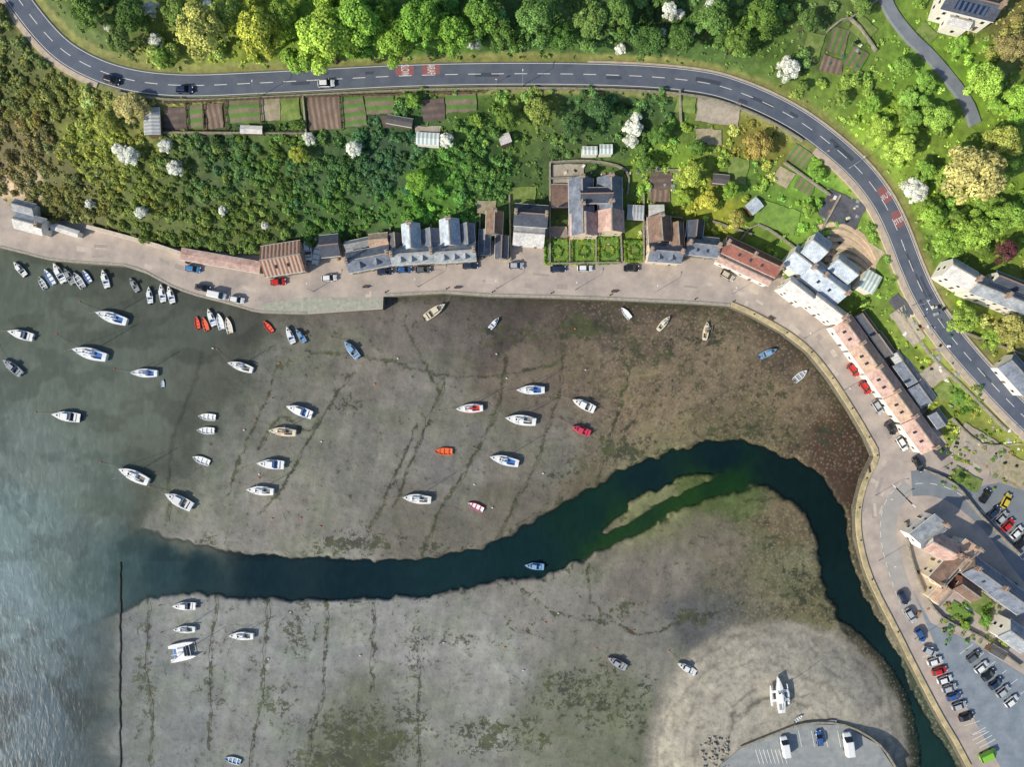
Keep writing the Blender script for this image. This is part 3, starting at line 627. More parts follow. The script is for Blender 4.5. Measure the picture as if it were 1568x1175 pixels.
# ---------------------------------------------------------------- plots
M_lawn=mat('lawn',(114,143,66),.95,.3,.5,.2,c2=(90,120,56));M_gravel=mat('gravel',(158,150,138),.95,.25,1.2,.2)
PL={'soil':rowmat('soil_rows',(136,118,108),(104,90,80),.22,.35,'X',.95,.3),'rows':rowmat('crop_row_bed',(122,108,92),(80,112,54),.2,.3,'X',.95,.3),'rows2':rowmat('crop_row_bed_wide',(128,116,100),(84,118,58),.17,.3,'Y',.95,.3),'lawn':M_lawn,'gravel':M_gravel,'grass':mat('rough_grass',(124,138,78),.95,.35,.6,.3,c2=(90,112,56)),'dark':mat('dark_paving',(78,80,90),.8,.3,1.2,.2),'pink':mat('bare_plot',(160,148,132),.95,.2,.8,.2,c2=(128,126,96)),'brown':rowmat('tilled_bed',(106,94,90),(88,78,74),.2,.3,'Y',.95,.3)}
def plot(name,u,v,L,W,ang,kind,lift=.3,ex=True):
    nx,ny=max(2,int(L/4)),max(2,int(W/4));a=math.radians(ang);ca,sa=math.cos(a),math.sin(a)
    uu=[];vv=[]
    for j in range(ny+1):
        for i in range(nx+1):
            x=-L/2+L*i/nx;y=-W/2+W*j/ny;uu.append(u+x*ca+y*sa);vv.append(v-x*sa+y*ca)
    uu=np.array(uu)+(fbm(np.array(uu)/9,np.array(vv)/9,91)-.5)*5;vv=np.array(vv)+(fbm(uu/9,np.array(vv)/9,92)-.5)*5
    z,hb,q,_,_=terrain(uu,vv,True);z=np.where(q&~hb,0,z)
    zc=float(z.mean());c=Vector(P(u,v,zc));R=Matrix.Rotation(-a,3,'Z')
    vs=[R@(Vector(P(p,r_,zz+lift))-c) for p,r_,zz in zip(uu,vv,z)]
    fs=[(j*(nx+1)+i,(j+1)*(nx+1)+i,(j+1)*(nx+1)+i+1,j*(nx+1)+i+1) for j in range(ny) for i in range(nx)]
    mb=MB();mb.add(vs,fs,PL[kind]);o=mb.obj(name,c,a)
    if ex: exclude(rect(u,v,L,W,ang))
    return o
for p in [(268,183,34,36,3,'brown'),(299,179,24,36,3,'rows2'),(328,178,28,38,3,'soil'),(373,171,54,36,3,'rows2'),(414,167,30,36,3,'pink'),(444,166,28,36,3,'grass'),(496,173,48,52,4,'soil'),(540,170,38,48,6,'rows2'),(582,160,44,30,4,'rows2'),(600,186,30,18,10,'brown'),(664,168,34,34,4,'brown'),(706,158,48,28,3,'rows2'),(655,206,40,26,0,'gravel'),
 (1100,172,66,36,-8,'gravel'),(1050,160,30,26,-8,'grass'),(1085,210,40,24,0,'pink'),(1012,278,34,26,0,'brown'),(1010,300,30,20,0,'soil'),(1130,262,30,40,-10,'grass'),
 (1284,62,26,40,-15,'rows'),(1274,100,34,24,-15,'soil'),(1245,72,26,44,-15,'grass'),(1322,45,34,30,-40,'grass'),(1310,90,30,34,-30,'rows'),(1200,272,26,26,-30,'pink'),(1225,240,34,28,-30,'rows'),(1232,285,30,22,-30,'rows'),(1190,333,66,38,-18,'lawn'),
 (852,386,34,36,0,'lawn'),(893,386,34,36,0,'lawn'),(931,384,30,38,0,'lawn'),(872,386,7,38,0,'gravel'),(912,385,6,38,0,'gravel'),(852,357,34,18,0,'gravel'),(970,385,26,30,0,'grass'),
 (1290,322,62,44,-25,'dark'),(1500,925,44,30,-36,'grass'),(1470,940,40,20,-36,'lawn'),(1475,612,44,30,-36,'lawn'),(1430,575,30,34,-54,'gravel'),(1448,600,24,30,-54,'grass'),(1390,500,60,26,-54,'gravel'),(1380,470,40,20,-50,'dark'),(1500,690,80,50,-30,'gravel'),(1480,735,46,22,-30,'grass'),(1550,720,50,40,-30,'pink'),(1440,690,30,20,-54,'dark'),
 (870,270,50,36,0,'gravel'),(800,300,40,26,0,'grass'),(745,318,30,20,0,'pink'),(1540,100,26,30,-40,'grass'),(1420,50,30,20,-40,'grass')]:
    plot('lawn' if p[5]=='lawn' else 'allotment_plot' if p[5] in('rows','rows2','soil','brown') else 'garden_plot',*p)
for i in range(7):
    cpts=[(1252+i*2,352+i*10),(1290+i*3,348+i*12),(1325+i*2,372+i*12),(1340-i*3,400+i*7)]
    if i<6: sweep('terrace_garden_wall',path3(cpts,None,4,.25),.0,1.2,-.8,.35,mat('terrace_stone',(206,182,158),.9,.25,1,.3))
plot('terrace_garden',1300,392,84,70,-35,'pink',.2)
GW=[[(842,250),(842,345),(842,405)],[(842,250),(905,248),(958,262),(960,300)],[(872,362),(872,402)],[(912,362),(912,402)],[(950,360),(952,402)],[(842,405),(950,403)],[(780,300),(782,400)],[(985,300),(985,400)],[(1045,340),(1048,400)],[(735,330),(735,400)],[(598,350),(598,400)],[(660,345),(662,375)],[(728,340),(730,400)],[(1130,372),(1160,345),(1215,380)],[(1380,480),(1420,540),(1470,590),(1540,660)],[(1455,640),(1500,680),(1560,680)],[(1385,800),(1392,850),(1410,900),(1440,945),(1500,975),(1560,1020)],[(1414,720),(1460,742),(1500,790),(1560,850)],[(1040,140),(1042,190)],[(985,262),(1040,262)],[(1200,250),(1270,300)],[(250,205),(400,205),(470,205)],[(465,150),(470,205)],[(1250,365),(1285,300)],[(1265,50),(1300,30),(1340,80)],[(840,275),(900,272)],[(960,330),(1045,335)],[(1090,340),(1150,360)],[(1475,510),(1568,545)],[(1345,0),(1300,30)]]
for g in GW:
    sweep('garden_wall',path3(g,None,3),-.2,.2,-1,1.0,M_wallst)
    for a in catmull(g,6): exclude(rect(a[0],a[1],5,5,0))
sweep('promenade_wall',path3([(132,347),(200,365),(275,388),(280,402)],0,2,2.2),-.5,.5,-3.5,.0,mat('wall_pale',(205,192,176),.9,.2,1,.2))
sweep('promenade_wall',path3([(280,392),(400,412)],0,2,1.0),-.4,.4,-2,.0,WLc['pink'])
mb=MB()
for a,b_ in (((248,160),(460,150)),((470,150),(740,143)),((248,203),(465,205)),((345,155),(348,200)),((398,152),(402,200)),((286,160),(288,202)),((312,160),(314,202)),((520,148),(524,200))):
    n_=max(2,int(math.hypot(a[0]-b_[0],a[1]-b_[1])/10));q=[(a[0]+(b_[0]-a[0])*i/n_,a[1]+(b_[1]-a[1])*i/n_) for i in range(n_+1)]
    q3=path3(q,None,1,.2)
    sweep('',q3,-.05,.05,.7,.95,WLc['wood'],mb);sweep('',q3,-.04,.04,.3,.42,WLc['wood'],mb)
    for p in q3: mb.box((p.x,p.y,p.z+.5),(.14,.14,1.2),WLc['wood'])
mb.obj('allotment_fence')
# ---------------------------------------------------------------- cars
M_paint=mat('car_paint',(255,255,255),.25,.02,1,obj=True,spec=.6);M_cg=mat('car_glass',(22,28,36),.08,.1,1,spec=.9);M_tyre=mat('tyre',(22,22,22),.9,.1,3);M_lamp=mat('headlamp',(220,225,230),.2,.05,2);M_tail=mat('tail_lamp',(150,20,20),.3,.1,2)
def carmesh(kind):
    mb=MB()
    if kind=='hatch': prof=[(-2.1,.62,.45,.72),(-2.0,.80,.3,.95),(-1.2,.87,.25,1.0),(.5,.88,.25,.97),(1.5,.84,.28,.86),(1.98,.74,.32,.72),(2.12,.58,.42,.6)];gh=(-1.95,-1.45,.35,1.15);zt=1.46
    elif kind=='saloon': prof=[(-2.3,.6,.45,.78),(-2.2,.80,.3,.93),(-1.3,.87,.25,.98),(.5,.88,.25,.95),(1.6,.84,.28,.86),(2.15,.74,.32,.72),(2.3,.56,.42,.6)];gh=(-1.65,-1.0,.35,1.15);zt=1.42
    else: prof=[(-2.5,.85,.4,1.2),(-2.45,.93,.3,1.25),(-1,.95,.3,1.25),(1,.95,.3,1.2),(1.9,.92,.3,1.05),(2.4,.82,.35,.85),(2.52,.66,.45,.7)];gh=(-2.45,-2.3,1.0,1.75);zt=2.0
    rings=[]
    for x,w,zb,z1 in prof:
        m_=(zb+z1)/2
        rings.append([(x,-w*.88,zb),(x,-w,m_),(x,-w*.97,z1-.08),(x,-w*.86,z1),(x,0,z1+.03),(x,w*.86,z1),(x,w*.97,z1-.08),(x,w,m_),(x,w*.88,zb)])
    n_=len(rings);vs=[p for r_ in rings for p in r_];fs=[]
    for i in range(n_-1):
        for j in range(8): fs.append((i*9+j,(i+1)*9+j,(i+1)*9+j+1,i*9+j+1))
    fs+=[tuple(range(9)),tuple(range((n_-1)*9+8,(n_-1)*9-1,-1))]
    mb.add(vs,fs,M_paint)
    a,b_,c,d=gh;zb=.93 if kind!='van' else 1.18;wb=.8 if kind!='van' else .9;wt=.62 if kind!='van' else .82
    vs=[(a,-wb,zb),(d,-wb,zb),(d,wb,zb),(a,wb,zb),(b_,-wt,zt),(c,-wt,zt),(c,wt,zt),(b_,wt,zt)]
    mb.add(vs,[(0,1,5,4),(2,3,7,6)],M_cg if kind!='van' else M_paint);mb.add(vs,[(1,2,6,5),(3,0,4,7)],M_cg)
    vs=[(b_,-wt,zt),(c,-wt,zt),(c,wt,zt),(b_,wt,zt),(b_+.12,-wt*.8,zt+.06),(c-.12,-wt*.8,zt+.06),(c-.12,wt*.8,zt+.06),(b_+.12,wt*.8,zt+.06)]
    mb.add(vs,[(4,5,6,7),(0,1,5,4),(1,2,6,5),(2,3,7,6),(3,0,4,7)],M_paint)
    for s in(-1,1):
        for x in(-1.3,1.3): mb.cyl((x,s*.66,.32),(x,s*.9,.32),.32,.32,M_tyre,12)
        mb.box((prof[-2][0]+.02,s*.55,.68),(.25,.28,.12),M_lamp);mb.box((prof[1][0]-.04,s*.62,.8),(.12,.22,.16),M_tail)
        mb.box((.75,s*.98,.98),(.16,.2,.13),M_paint)
        if kind!='van': mb.box((b_*.2,s*(wb*.87),1.2),(.07,.05,.4),M_paint)
    return mb.mesh('car_'+kind)
CM={k_:carmesh(k_) for k_ in('hatch','saloon','van')}
CC={'w':(220,222,224),'k':(34,36,42),'b':(50,90,150),'n':(36,50,80),'r':(190,40,38),'s':(170,175,182),'g':(90,96,102),'c':(190,178,160),'y':(200,180,60),'l':(130,190,60),'t':(66,126,176)}
def car(u,v,ang,c,kind='hatch',z=None,sc=1.0):
    if z is None: z=tz(u,v)
    zz=z+.03;cc=CC[c]
    link('parked_car' if kind!='van' else 'parked_van',CM[kind],P(u,v,zz),math.radians(ang),(sc,sc,sc),lin(cc))
for a in [(297,413,-8,'t'),(312,442,-12,'k'),(334,453,-12,'w','van'),(364,460,-10,'w'),(427,433,4,'r'),(505,427,4,'w'),(590,417,4,'n'),(619,414,2,'b'),(648,414,2,'g'),(720,408,2,'n'),(790,408,0,'s'),(854,413,2,'n'),(895,412,0,'w'),(966,412,0,'k'),(1112,423,-30,'c'),(1305,567,-50,'r'),(1323,594,-52,'r'),(1342,624,-56,'s'),(1362,656,-56,'k'),(1379,680,-58,'w'),(1404,711,-58,'k','saloon'),
 (1381,915,-60,'n'),(1392,942,-58,'s'),(1407,972,-58,'b'),(1421,997,-25,'s'),(1429,1012,18,'w'),(1436,1027,18,'r'),(1444,1040,18,'w'),(1451,1053,18,'s'),(1458,1066,18,'b'),(1466,1080,18,'s'),(1477,1097,18,'k'),
 (1500,1021,38,'w'),(1511,1033,38,'k'),(1522,1046,38,'n'),(1533,1058,38,'s'),(1546,1073,38,'w'),(1488,1005,38,'g'),(1519,785,45,'n'),(1531,793,45,'s'),(1541,804,45,'r'),(1554,815,45,'w'),(1538,767,62,'y'),(1506,760,60,'k'),(1510,1155,25,'l','van'),(1562,830,45,'k'),
 (1200,1142,100,'w','van',.1,1.1),(1253,1130,100,'b','hatch',.1),(1296,1138,98,'w','van',.1,1.25)]: car(*a)
for (u,v,o,c,fl) in ((170,121,-1.4,'k',0),(287,135,-1.3,'n',0),(504,129,-1.3,'w',0)):
    i=nearest(u,v);p,t=at(R3,droad,droad[i]);nn=Vector((-t.y,t.x,0));q=p+nn*o
    link('moving_car',CM['hatch'],q+Vector((0,0,.015)),math.atan2(t.y,t.x),(1,1,1),lin(CC[c]))
# ---------------------------------------------------------------- boats
def bm_(name,c,r=.35): return mat('boat_'+name,c,r,.08,1.5,spec=.5)
BC={'w':bm_('white',(228,230,230)),'cr':bm_('cream',(215,205,182)),'b':bm_('blue',(60,110,180)),'n':bm_('navy',(48,64,100)),'r':bm_('red',(204,58,48)),'p':bm_('pink_red',(200,66,94)),'o':bm_('orange',(232,112,64)),'g':bm_('grey',(150,156,160)),'k':bm_('black',(35,38,42)),'t':bm_('teak',(160,124,90)),'gn':bm_('green',(60,106,88)),'lb':bm_('pale_blue',(130,165,198)),'rl':bm_('red_inside',(222,108,84))}
M_anti=bm_('antifoul',(60,40,40),.8);M_mast=mat('mast_alloy',(200,202,204),.3,.05,2,metal=.6);M_cock=bm_('cockpit',(120,118,112),.8)
def boatmesh(kind,Lm,hull,deck,trim):
    mb=MB();B=Lm*(.165 if kind=='sail' else .18 if kind=='motor' else .2);hgt=.14*Lm if kind!='dinghy' else .12*Lm
    hgt=min(hgt,1.35);st=[0,.06,.12,.121,.3,.38,.381,.5,.62,.75,.86,.94,1.0]
    ckm=trim if trim in (BC['b'],BC['n'],BC['r'],BC['k']) else M_cock
    def beam(t): 
        s=(.72 if kind=='sail' else .86)+ (1-(.72 if kind=='sail' else .86))*math.sin(min(t/.42,1)*math.pi/2)
        return B*s*(1-max(0,(t-.42)/.58)**2.1)+.02
    vs=[];N=8
    for t in st:
        x=-Lm/2+Lm*t;b_=beam(t);zs=hgt*(1+.22*t*t);zk=.35*hgt*max(0,(t-.7)/.3)**2
        if kind=='dinghy': ck=.06<=t<=.88;ins=.82;zf=zs-min(.26,hgt*.5) if ck else zs-.03
        elif kind=='motor': ck=.121<=t<=.38;ins=.8;zf=zs-min(.55,.6*hgt) if ck else zs+.05
        else: ck=.121<=t<=.38;ins=.6;zf=zs-min(.5,.6*hgt) if ck else zs+.06
        q=[(0,zk),(b_*.62,zk+.1*hgt),(b_*.92,zk+(zs-zk)*.5),(b_,zs),(b_*.95,zs+.03),(b_*ins,zs+.02),(b_*ins*.97,zf),(0,zf+.02)]
        vs+=[(x,y,z) for y,z in q]+[(x,-y,z) for y,z in q]
    for sd in (0,1):
        o=sd*N
        for j in range(N-1):
            m_=M_anti if j==0 else hull if j<3 else (trim if j==3 else (deck if kind!='dinghy' else trim)) if j<5 else deck
            fs=[]
            for i in range(len(st)-1):
                a=i*2*N+o+j;c=(i+1)*2*N+o+j;f=(a,c,c+1,a+1)
                fs.append(f if sd else f[::-1])
            if j==6 and kind!='dinghy':
                ckf=[f for i,f in enumerate(fs) if 3<=i<=4];oth=[f for i,f in enumerate(fs) if not 3<=i<=4]
                mb.add(vs,oth,deck);mb.add(vs,ckf,ckm)
            else: mb.add(vs,fs,m_)
    mb.add(vs,[(0,1,2,3,4,5,6,7),(15,14,13,12,11,10,9,8)],hull)
    h=hgt
    if kind=='sail':
        x0,x1=-.1*Lm,.24*Lm;w0,w1=B*.62,B*.42;z0=h+.0;z1=h+.5
        vv=[(x0,-w0,z0),(x1,-w1,z0),(x1,w1,z0),(x0,w0,z0),(x0+.05,-w0*.82,z1),(x1-.5,-w1*.75,z1*.97),(x1-.5,w1*.75,z1*.97),(x0+.05,w0*.82,z1)]
        mb.add(vv,[(4,5,6,7),(0,1,5,4),(1,2,6,5),(2,3,7,6),(3,0,4,7)],deck)
        for s in(-1,1): mb.box(((x0+x1)/2-.1,s*(w0+w1)/2*.93,(z0+z1)/2+.05),((x1-x0)*.55,.05,.18),M_glass)
        mb.box((x0+.35,0,z1+.03),(.6,.6,.06),trim);mb.box((x1-.9,0,z1+.01),(.45,.45,.06),M_glass);mb.box((.36*Lm,0,h*1.15+.06),(.4,.35,.08),M_glass)
        mx=.07*Lm;mh=Lm*1.12;mb.cyl((mx,0,z1-.1),(mx,0,mh),.09,.06,M_mast,8)
        mb.cyl((mx,0,z1+.6),(mx-.38*Lm,0,z1+.7),.06,.06,M_mast,6);mb.cyl((mx-.05,0,z1+.75),(mx-.36*Lm,0,z1+.82),.16,.11,trim,8)
        mb.cyl((mx,0,mh-.1),(.48*Lm,0,h*1.25),.035,.045,BC['w'],5);mb.cyl((mx,0,mh-.1),(-.48*Lm,0,h),.012,.012,M_mast,4)
        for s in(-1,1): mb.cyl((mx,0,mh*.8),(mx,s*B*.95,h),.012,.012,M_mast,4);mb.cyl((mx,0,mh*.55),(mx,s*.75,mh*.55+.05),.02,.02,M_mast,4)
        for s in(-1,1): mb.cyl((.3*Lm,s*B*.6,h+.6),(.49*Lm,0,h+.75),.02,.02,M_mast,4);mb.cyl((.3*Lm,s*B*.6,h+.05),(.3*Lm,s*B*.6,h+.6),.02,.02,M_mast,4)
        mb.box((-.49*Lm,0,.25*h),(.12,.06,.9*h),hull)
    elif kind=='motor':
        x0,x1=-.1*Lm,.18*Lm;w=B*.66;z0=h;z1=h+.85
        vv=[(x0,-w,z0),(x1,-w*.9,z0),(x1,w*.9,z0),(x0,w,z0),(x0+.05,-w*.85,z1),(x1-.45,-w*.75,z1),(x1-.45,w*.75,z1),(x0+.05,w*.85,z1)]
        mb.add(vv,[(0,1,5,4),(2,3,7,6),(1,2,6,5)],M_glass);mb.box(((x0+x1)/2-.15,0,z1+.04),((x1-x0)*.86,w*1.75,.08),deck)
        mb.box((x1+.11*Lm,0,h+.16),(.2*Lm,B*.9,.3),deck,0,.2);mb.box((.3*Lm,0,h+.33),(.4,.4,.04),M_glass)
        mb.box((-.3*Lm,0,h-.2),(.5,B*1.4,.3),deck)
        mb.box((-.5*Lm-.18,0,h*.8+.2),(.35,.35,.6),BC['k'],0,.2);mb.box((-.5*Lm-.15,0,h*.4),(.14,.12,1.0),BC['k'])
        for s in(-1,1): mb.cyl((.12*Lm,s*B*.85,h+.5),(.47*Lm,0,h*1.2+.5),.02,.02,M_mast,4)
    else:
        for f in(-.28,-.02,.22): mb.box((f*Lm,0,h-.06),(.24,B*1.55*(1 if f<.2 else .85),.05),trim)
        mb.box((-.5*Lm-.1,0,h),(.25,.28,.4),BC['k'],0,.2)
    return mb.mesh('boat_'+kind)
ROPES=MB();M_rope=mat('mooring_rope_fibre',(150,140,120),.9,.2,3)
def boat(kind,u,v,Lp,ang,hull='w',deck='w',trim='b'):
    zz,_,_,_,_=terrain(np.array([float(u)]),np.array([float(v)]),True);z=max(float(zz[0]),WL-(.04 if kind=='dinghy' else .2))
    me=boatmesh(kind,Lp*S*1.0,BC[hull],BC[deck],BC[trim])
    heel=random.uniform(-.12,.12) if z>WL else 0
    if kind=='sail' : heel*=.7
    link({'sail':'sailing_yacht','motor':'motor_boat','dinghy':'rowing_dinghy'}[kind],me,P(u,v,z-.02),math.radians(ang),rx=heel)
    if Lp>30:
        a=math.radians(ang);Lm=Lp*S;p=Vector(P(u,v,z));b0=p+Vector((math.cos(a)*Lm*.5,math.sin(a)*Lm*.5,.13*Lm));a2=a+random.uniform(-.35,.35);e_=p+Vector((math.cos(a2)*Lm*1.15,math.sin(a2)*Lm*1.15,.08))
        if z<WL: e_.z=WL+.02
        ROPES.cyl(b0,e_,.035,.035,M_rope,4);ROPES.cyl(e_+Vector((0,0,-.05)),e_+Vector((0,0,.25)),.16,.12,BC['o'],7)
for a in [('sail',174,487,50,162,'w','w','b'),('sail',141,542,54,165,'w','w','b'),('motor',35,513,40,165,'w','w','n'),('motor',22,563,36,140,'w','g','n'),('motor',105,638,44,172,'n','w','k'),('sail',223,572,42,178,'w','w','b'),('dinghy',250,588,13,90,'w','lb','w'),('sail',370,562,40,162,'w','w','g'),
('dinghy',318,639,27,175,'w','w','w'),('dinghy',316,660,27,178,'w','w','w'),('dinghy',309,705,28,160,'w','w','w'),('motor',460,629,42,160,'w','w','b'),('sail',434,661,42,174,'cr','cr','t'),('motor',416,711,42,176,'w','w','b'),('sail',400,751,42,175,'w','w','w'),('sail',208,728,50,155,'w','w','w'),('motor',276,767,46,153,'w','w','w'),('motor',539,536,33,130,'g','lb','w'),('motor',667,478,38,35,'w','cr','t'),('motor',757,496,22,50,'b','w','b'),
('dinghy',958,480,22,130,'w','w','w'),('sail',1016,496,28,50,'w','cr','w'),('sail',1080,508,28,82,'w','cr','t'),('motor',1175,541,28,25,'b','lb','lb'),('dinghy',1225,576,26,40,'g','g','w'),('sail',812,598,44,180,'w','w','b'),('sail',719,626,42,182,'cr','w','r'),('sail',797,643,48,172,'w','w','w'),('motor',893,620,38,155,'w','w','w'),('motor',889,659,31,160,'p','p','r'),('dinghy',679,692,28,178,'o','o','o'),('sail',772,705,46,166,'w','w','b'),('sail',639,764,44,174,'w','w','w'),('dinghy',728,776,27,155,'p','w','p'),('motor',818,867,30,175,'w','lb','b'),
('motor',284,928,36,180,'w','w','k'),('sail',284,964,34,180,'w','w','g'),('sail',371,973,38,178,'w','w','w'),('motor',944,1014,33,150,'r','g','lb'),('motor',1050,1023,32,150,'w','w','n'),('dinghy',357,1164,26,165,'w','lb','w'),
('motor',33,413,28,130,'n','w','k'),('dinghy',66,434,22,120,'w','g','w'),('dinghy',77,425,28,122,'w','w','b'),('motor',93,419,34,118,'w','w','n'),('motor',108,424,28,120,'w','g','w'),('dinghy',122,430,28,122,'w','g','w'),('dinghy',134,424,22,122,'w','w','b'),('motor',163,428,29,105,'w','w','b'),('motor',207,437,24,120,'w','g','w'),('motor',231,453,26,96,'n','w','b'),('motor',250,450,28,98,'w','w','b'),('motor',263,452,28,104,'w','w','b'),
('dinghy',303,495,20,100,'r','rl','r'),('dinghy',315,497,22,108,'r','rl','o'),('motor',325,487,28,110,'w','w','b'),('dinghy',338,493,26,104,'w','w','w'),('dinghy',351,499,26,104,'cr','cr','w'),('dinghy',411,501,22,130,'r','rl','r'),('motor',445,514,28,112,'w','w','b'),('motor',461,515,24,125,'w','lb','b')]: boat(*a)
ROPES.obj('mooring_ropes')
for (k_,u,v,l_,an,z) in (('motor',472,382,36,95,0),('dinghy',486,390,32,80,0),('motor',75,345,30,-30,0),('dinghy',1222,1101,15,40,0),('dinghy',1272,1106,16,175,0)):
    o=link('boat_ashore',boatmesh(k_,l_*S,BC['w'] if u<1260 else BC['r'],BC['w'],BC['g']),P(u,v,.05 if u<1000 else tz(u,v)+.1),math.radians(an))
def cat(name,u,v,Lm,ang):
    mb=MB();W=Lm*.27
    for s in(-1,1):
        h=[]
        for t,bb in ((0,.75),(.15,1),(.6,1),(.85,.6),(1,.05)):
            x=-Lm/2+Lm*t;b_=Lm*.075*bb;h+=[(x,s*W,0),(x,s*W-b_,.5),(x,s*W-b_,1.2),(x,s*W+b_,1.2),(x,s*W+b_,.5)]
        fs=[(i*5+j,(i+1)*5+j,(i+1)*5+(j+1)%5,i*5+(j+1)%5) for i in range(4) for j in range(5)]+[(0,1,2,3,4)]
        mb.add(h,fs,BC['w'])
    mb.box((-.08*Lm,0,1.15),(.5*Lm,2*W-.3,.2),BC['w']);mb.box((-.02*Lm,0,1.5),(.3*Lm,1.5*W,.5),BC['w'],0,.25);mb.box((.13*Lm,0,1.45),(.05*Lm,1.3*W,.2),M_glass)
    mb.box((-.27*Lm,0,1.27),(.1*Lm,1.3*W,.04),BC['b']);mb.box((.3*Lm,0,1.12),(.1,2*W,.12),M_mast)
    mb.cyl((.08*Lm,0,1.5),(.08*Lm,0,Lm*1.25),.09,.06,M_mast);mb.cyl((.08*Lm,0,2.2),(-.35*Lm,0,2.3),.13,.1,BC['w'])
    return mb.obj(name,P(u,v,max(tz(u,v),WL-.2)),math.radians(ang))
cat('catamaran',282,997,7.2,12)
mb=MB()
def hullpiece(mb,Lm,B,yo,h,m,z0=0):
    vs=[]
    for t in np.linspace(0,1,9):
        x=-Lm/2+Lm*t;b_=B*(.75+.25*math.sin(min(t/.4,1)*1.57))*(1-max(0,(t-.4)/.6)**2.2)+.02
        vs+=[(x,yo,z0),(x,yo-b_*.8,z0+h*.4),(x,yo-b_,z0+h),(x,yo,z0+h+.1),(x,yo+b_,z0+h),(x,yo+b_*.8,z0+h*.4)]
    fs=[(i*6+j,(i+1)*6+j,(i+1)*6+(j+1)%6,i*6+(j+1)%6) for i in range(8) for j in range(6)]+[(0,1,2,3,4,5)]
    mb.add(vs,fs,m)
hullpiece(mb,9.5,1.2,0,1.5,BC['w'],.4);hullpiece(mb,5.5,.35,-2.3,.7,BC['w'],.8);hullpiece(mb,5.5,.35,2.3,.7,BC['w'],.8)
for x in(-1.2,1.2): mb.box((x,0,1.75),(.7,4.4,.16),BC['w'])
mb.box((-.2,0,2.15),(3.4,1.7,.5),BC['w'],0,.25);mb.box((.9,0,2.3),(.4,1.3,.2),M_glass);mb.box((-3,0,1.98),(1.6,1.2,.1),BC['g'])
mb.cyl((1.2,0,2),(1.2,0,11.5),.09,.06,M_mast);mb.cyl((1.2,0,3),(-3,0,3.1),.15,.1,BC['w'])
for x in(-2,2):
    for s in(-1,1): mb.box((x,s*.6,.25),(.2,.2,.6),WLc['wood'])
mb.obj('trimaran',P(1191,1062,tz(1191,1062)),math.radians(95))
# ---------------------------------------------------------------- groyne, chains, buoys
M_weed=mat('weedy_chain',(72,70,58),.9,.4,2,.4)
gp=[(184+random.uniform(-1.2,1.2),v) for v in range(862,1245,9)]
sweep('timber_groyne',path3(gp,-3.2,1),-.12,.12,-2,.2,M_weed)
for c in CHAINS[:14]:
    cc=catmull(c,8);q=[(p[0]+random.uniform(-1.6,1.6)+4*math.sin(i*.5),p[1]+random.uniform(-1.2,1.2)) for i,p in enumerate(cc)]
    zz=terrain(np.array([p[0] for p in q]),np.array([p[1] for p in q]));q3=[Vector(P(p[0],p[1],z)) for p,z in zip(q,zz)]
    sweep('mooring_chain',q3,-.035,.035,-.1,.04,M_weed)
mb=MB();rr=random.Random(4)
for k_ in range(34):
    u,v=rr.uniform(250,1000),rr.uniform(500,1050)
    if abs(v-870)<60:continue
    z=float(terrain(np.array([u]),np.array([v]))[0]);z=max(z,WL);p=P(u,v,z+.15);mb.cyl((p[0]-.2,p[1],p[2]),(p[0]+.2,p[1],p[2]),.18,.18,BC[rr.choice('wow')],7)
mb.obj('mooring_buoys')
def lamp(u,v,ang,h=6,z=None):
    if z is None:z=tz(u,v)
    mb=MB();mb.cyl((0,0,0),(0,0,1),.12,.09,BC['g']);mb.cyl((0,0,1),(0,0,h),.07,.05,BC['g']);mb.cyl((0,0,h),(1.1,0,h+.2),.04,.04,BC['g'],6);mb.box((1.25,0,h+.2),(.55,.22,.12),M_lamp,0,.2)
    mb.obj('street_lamp',P(u,v,z),math.radians(ang))
for a in [(480,447,90),(640,440,90),(760,443,90),(880,445,90),(1000,450,90),(1120,452,120),(1230,520,120),(1290,600,140),(1340,760,0),(1345,860,0),(1400,980,0),(1300,258,50),(1395,470,40),(800,132,90),(400,148,90)]: lamp(*a)
mb=MB()
for k_ in range(22):
    a=EDGE[14+k_%19];p=P(a[0]+4,a[1]-(7 if a[0]<1150 else 2),0);mb.cyl((p[0],p[1],0),(p[0],p[1],.5),.16,.13,BC['k']);mb.cyl((p[0],p[1],.5),(p[0],p[1],.6),.22,.2,BC['k'])
mb.obj('mooring_bollards')
def bench(u,v,ang):
    mb=MB();W_=WLc['wood']
    for y in(-.2,0,.2): mb.box((0,y,.45),(1.6,.16,.05),W_)
    for z in(.65,.85): mb.box((0,.32,z),(1.6,.05,.14),W_)
    for x in(-.7,.7): mb.box((x,0,.22),(.07,.5,.42),BC['k']);mb.box((x,.32,.6),(.06,.06,.7),BC['k'])
    mb.obj('bench',P(u,v,0),math.radians(ang))
for a in [(560,440,180),(700,441,180),(940,447,180),(1180,488,150),(1330,720,100)]: bench(*a)
for (u,v) in ((1262,236),(1380,760),(1430,725),(760,128)):
    z=tz(u,v);mb=MB();mb.cyl((0,0,0),(0,0,2.6),.04,.04,BC['g']);mb.cyl((0,-.03,2.5),(0,-.06,2.5),.35,.35,BC['r'],16);mb.cyl((0,-.061,2.5),(0,-.07,2.5),.26,.26,BC['w'],16);mb.obj('traffic_sign',P(u,v,z))
mb=MB();rr=random.Random(9)
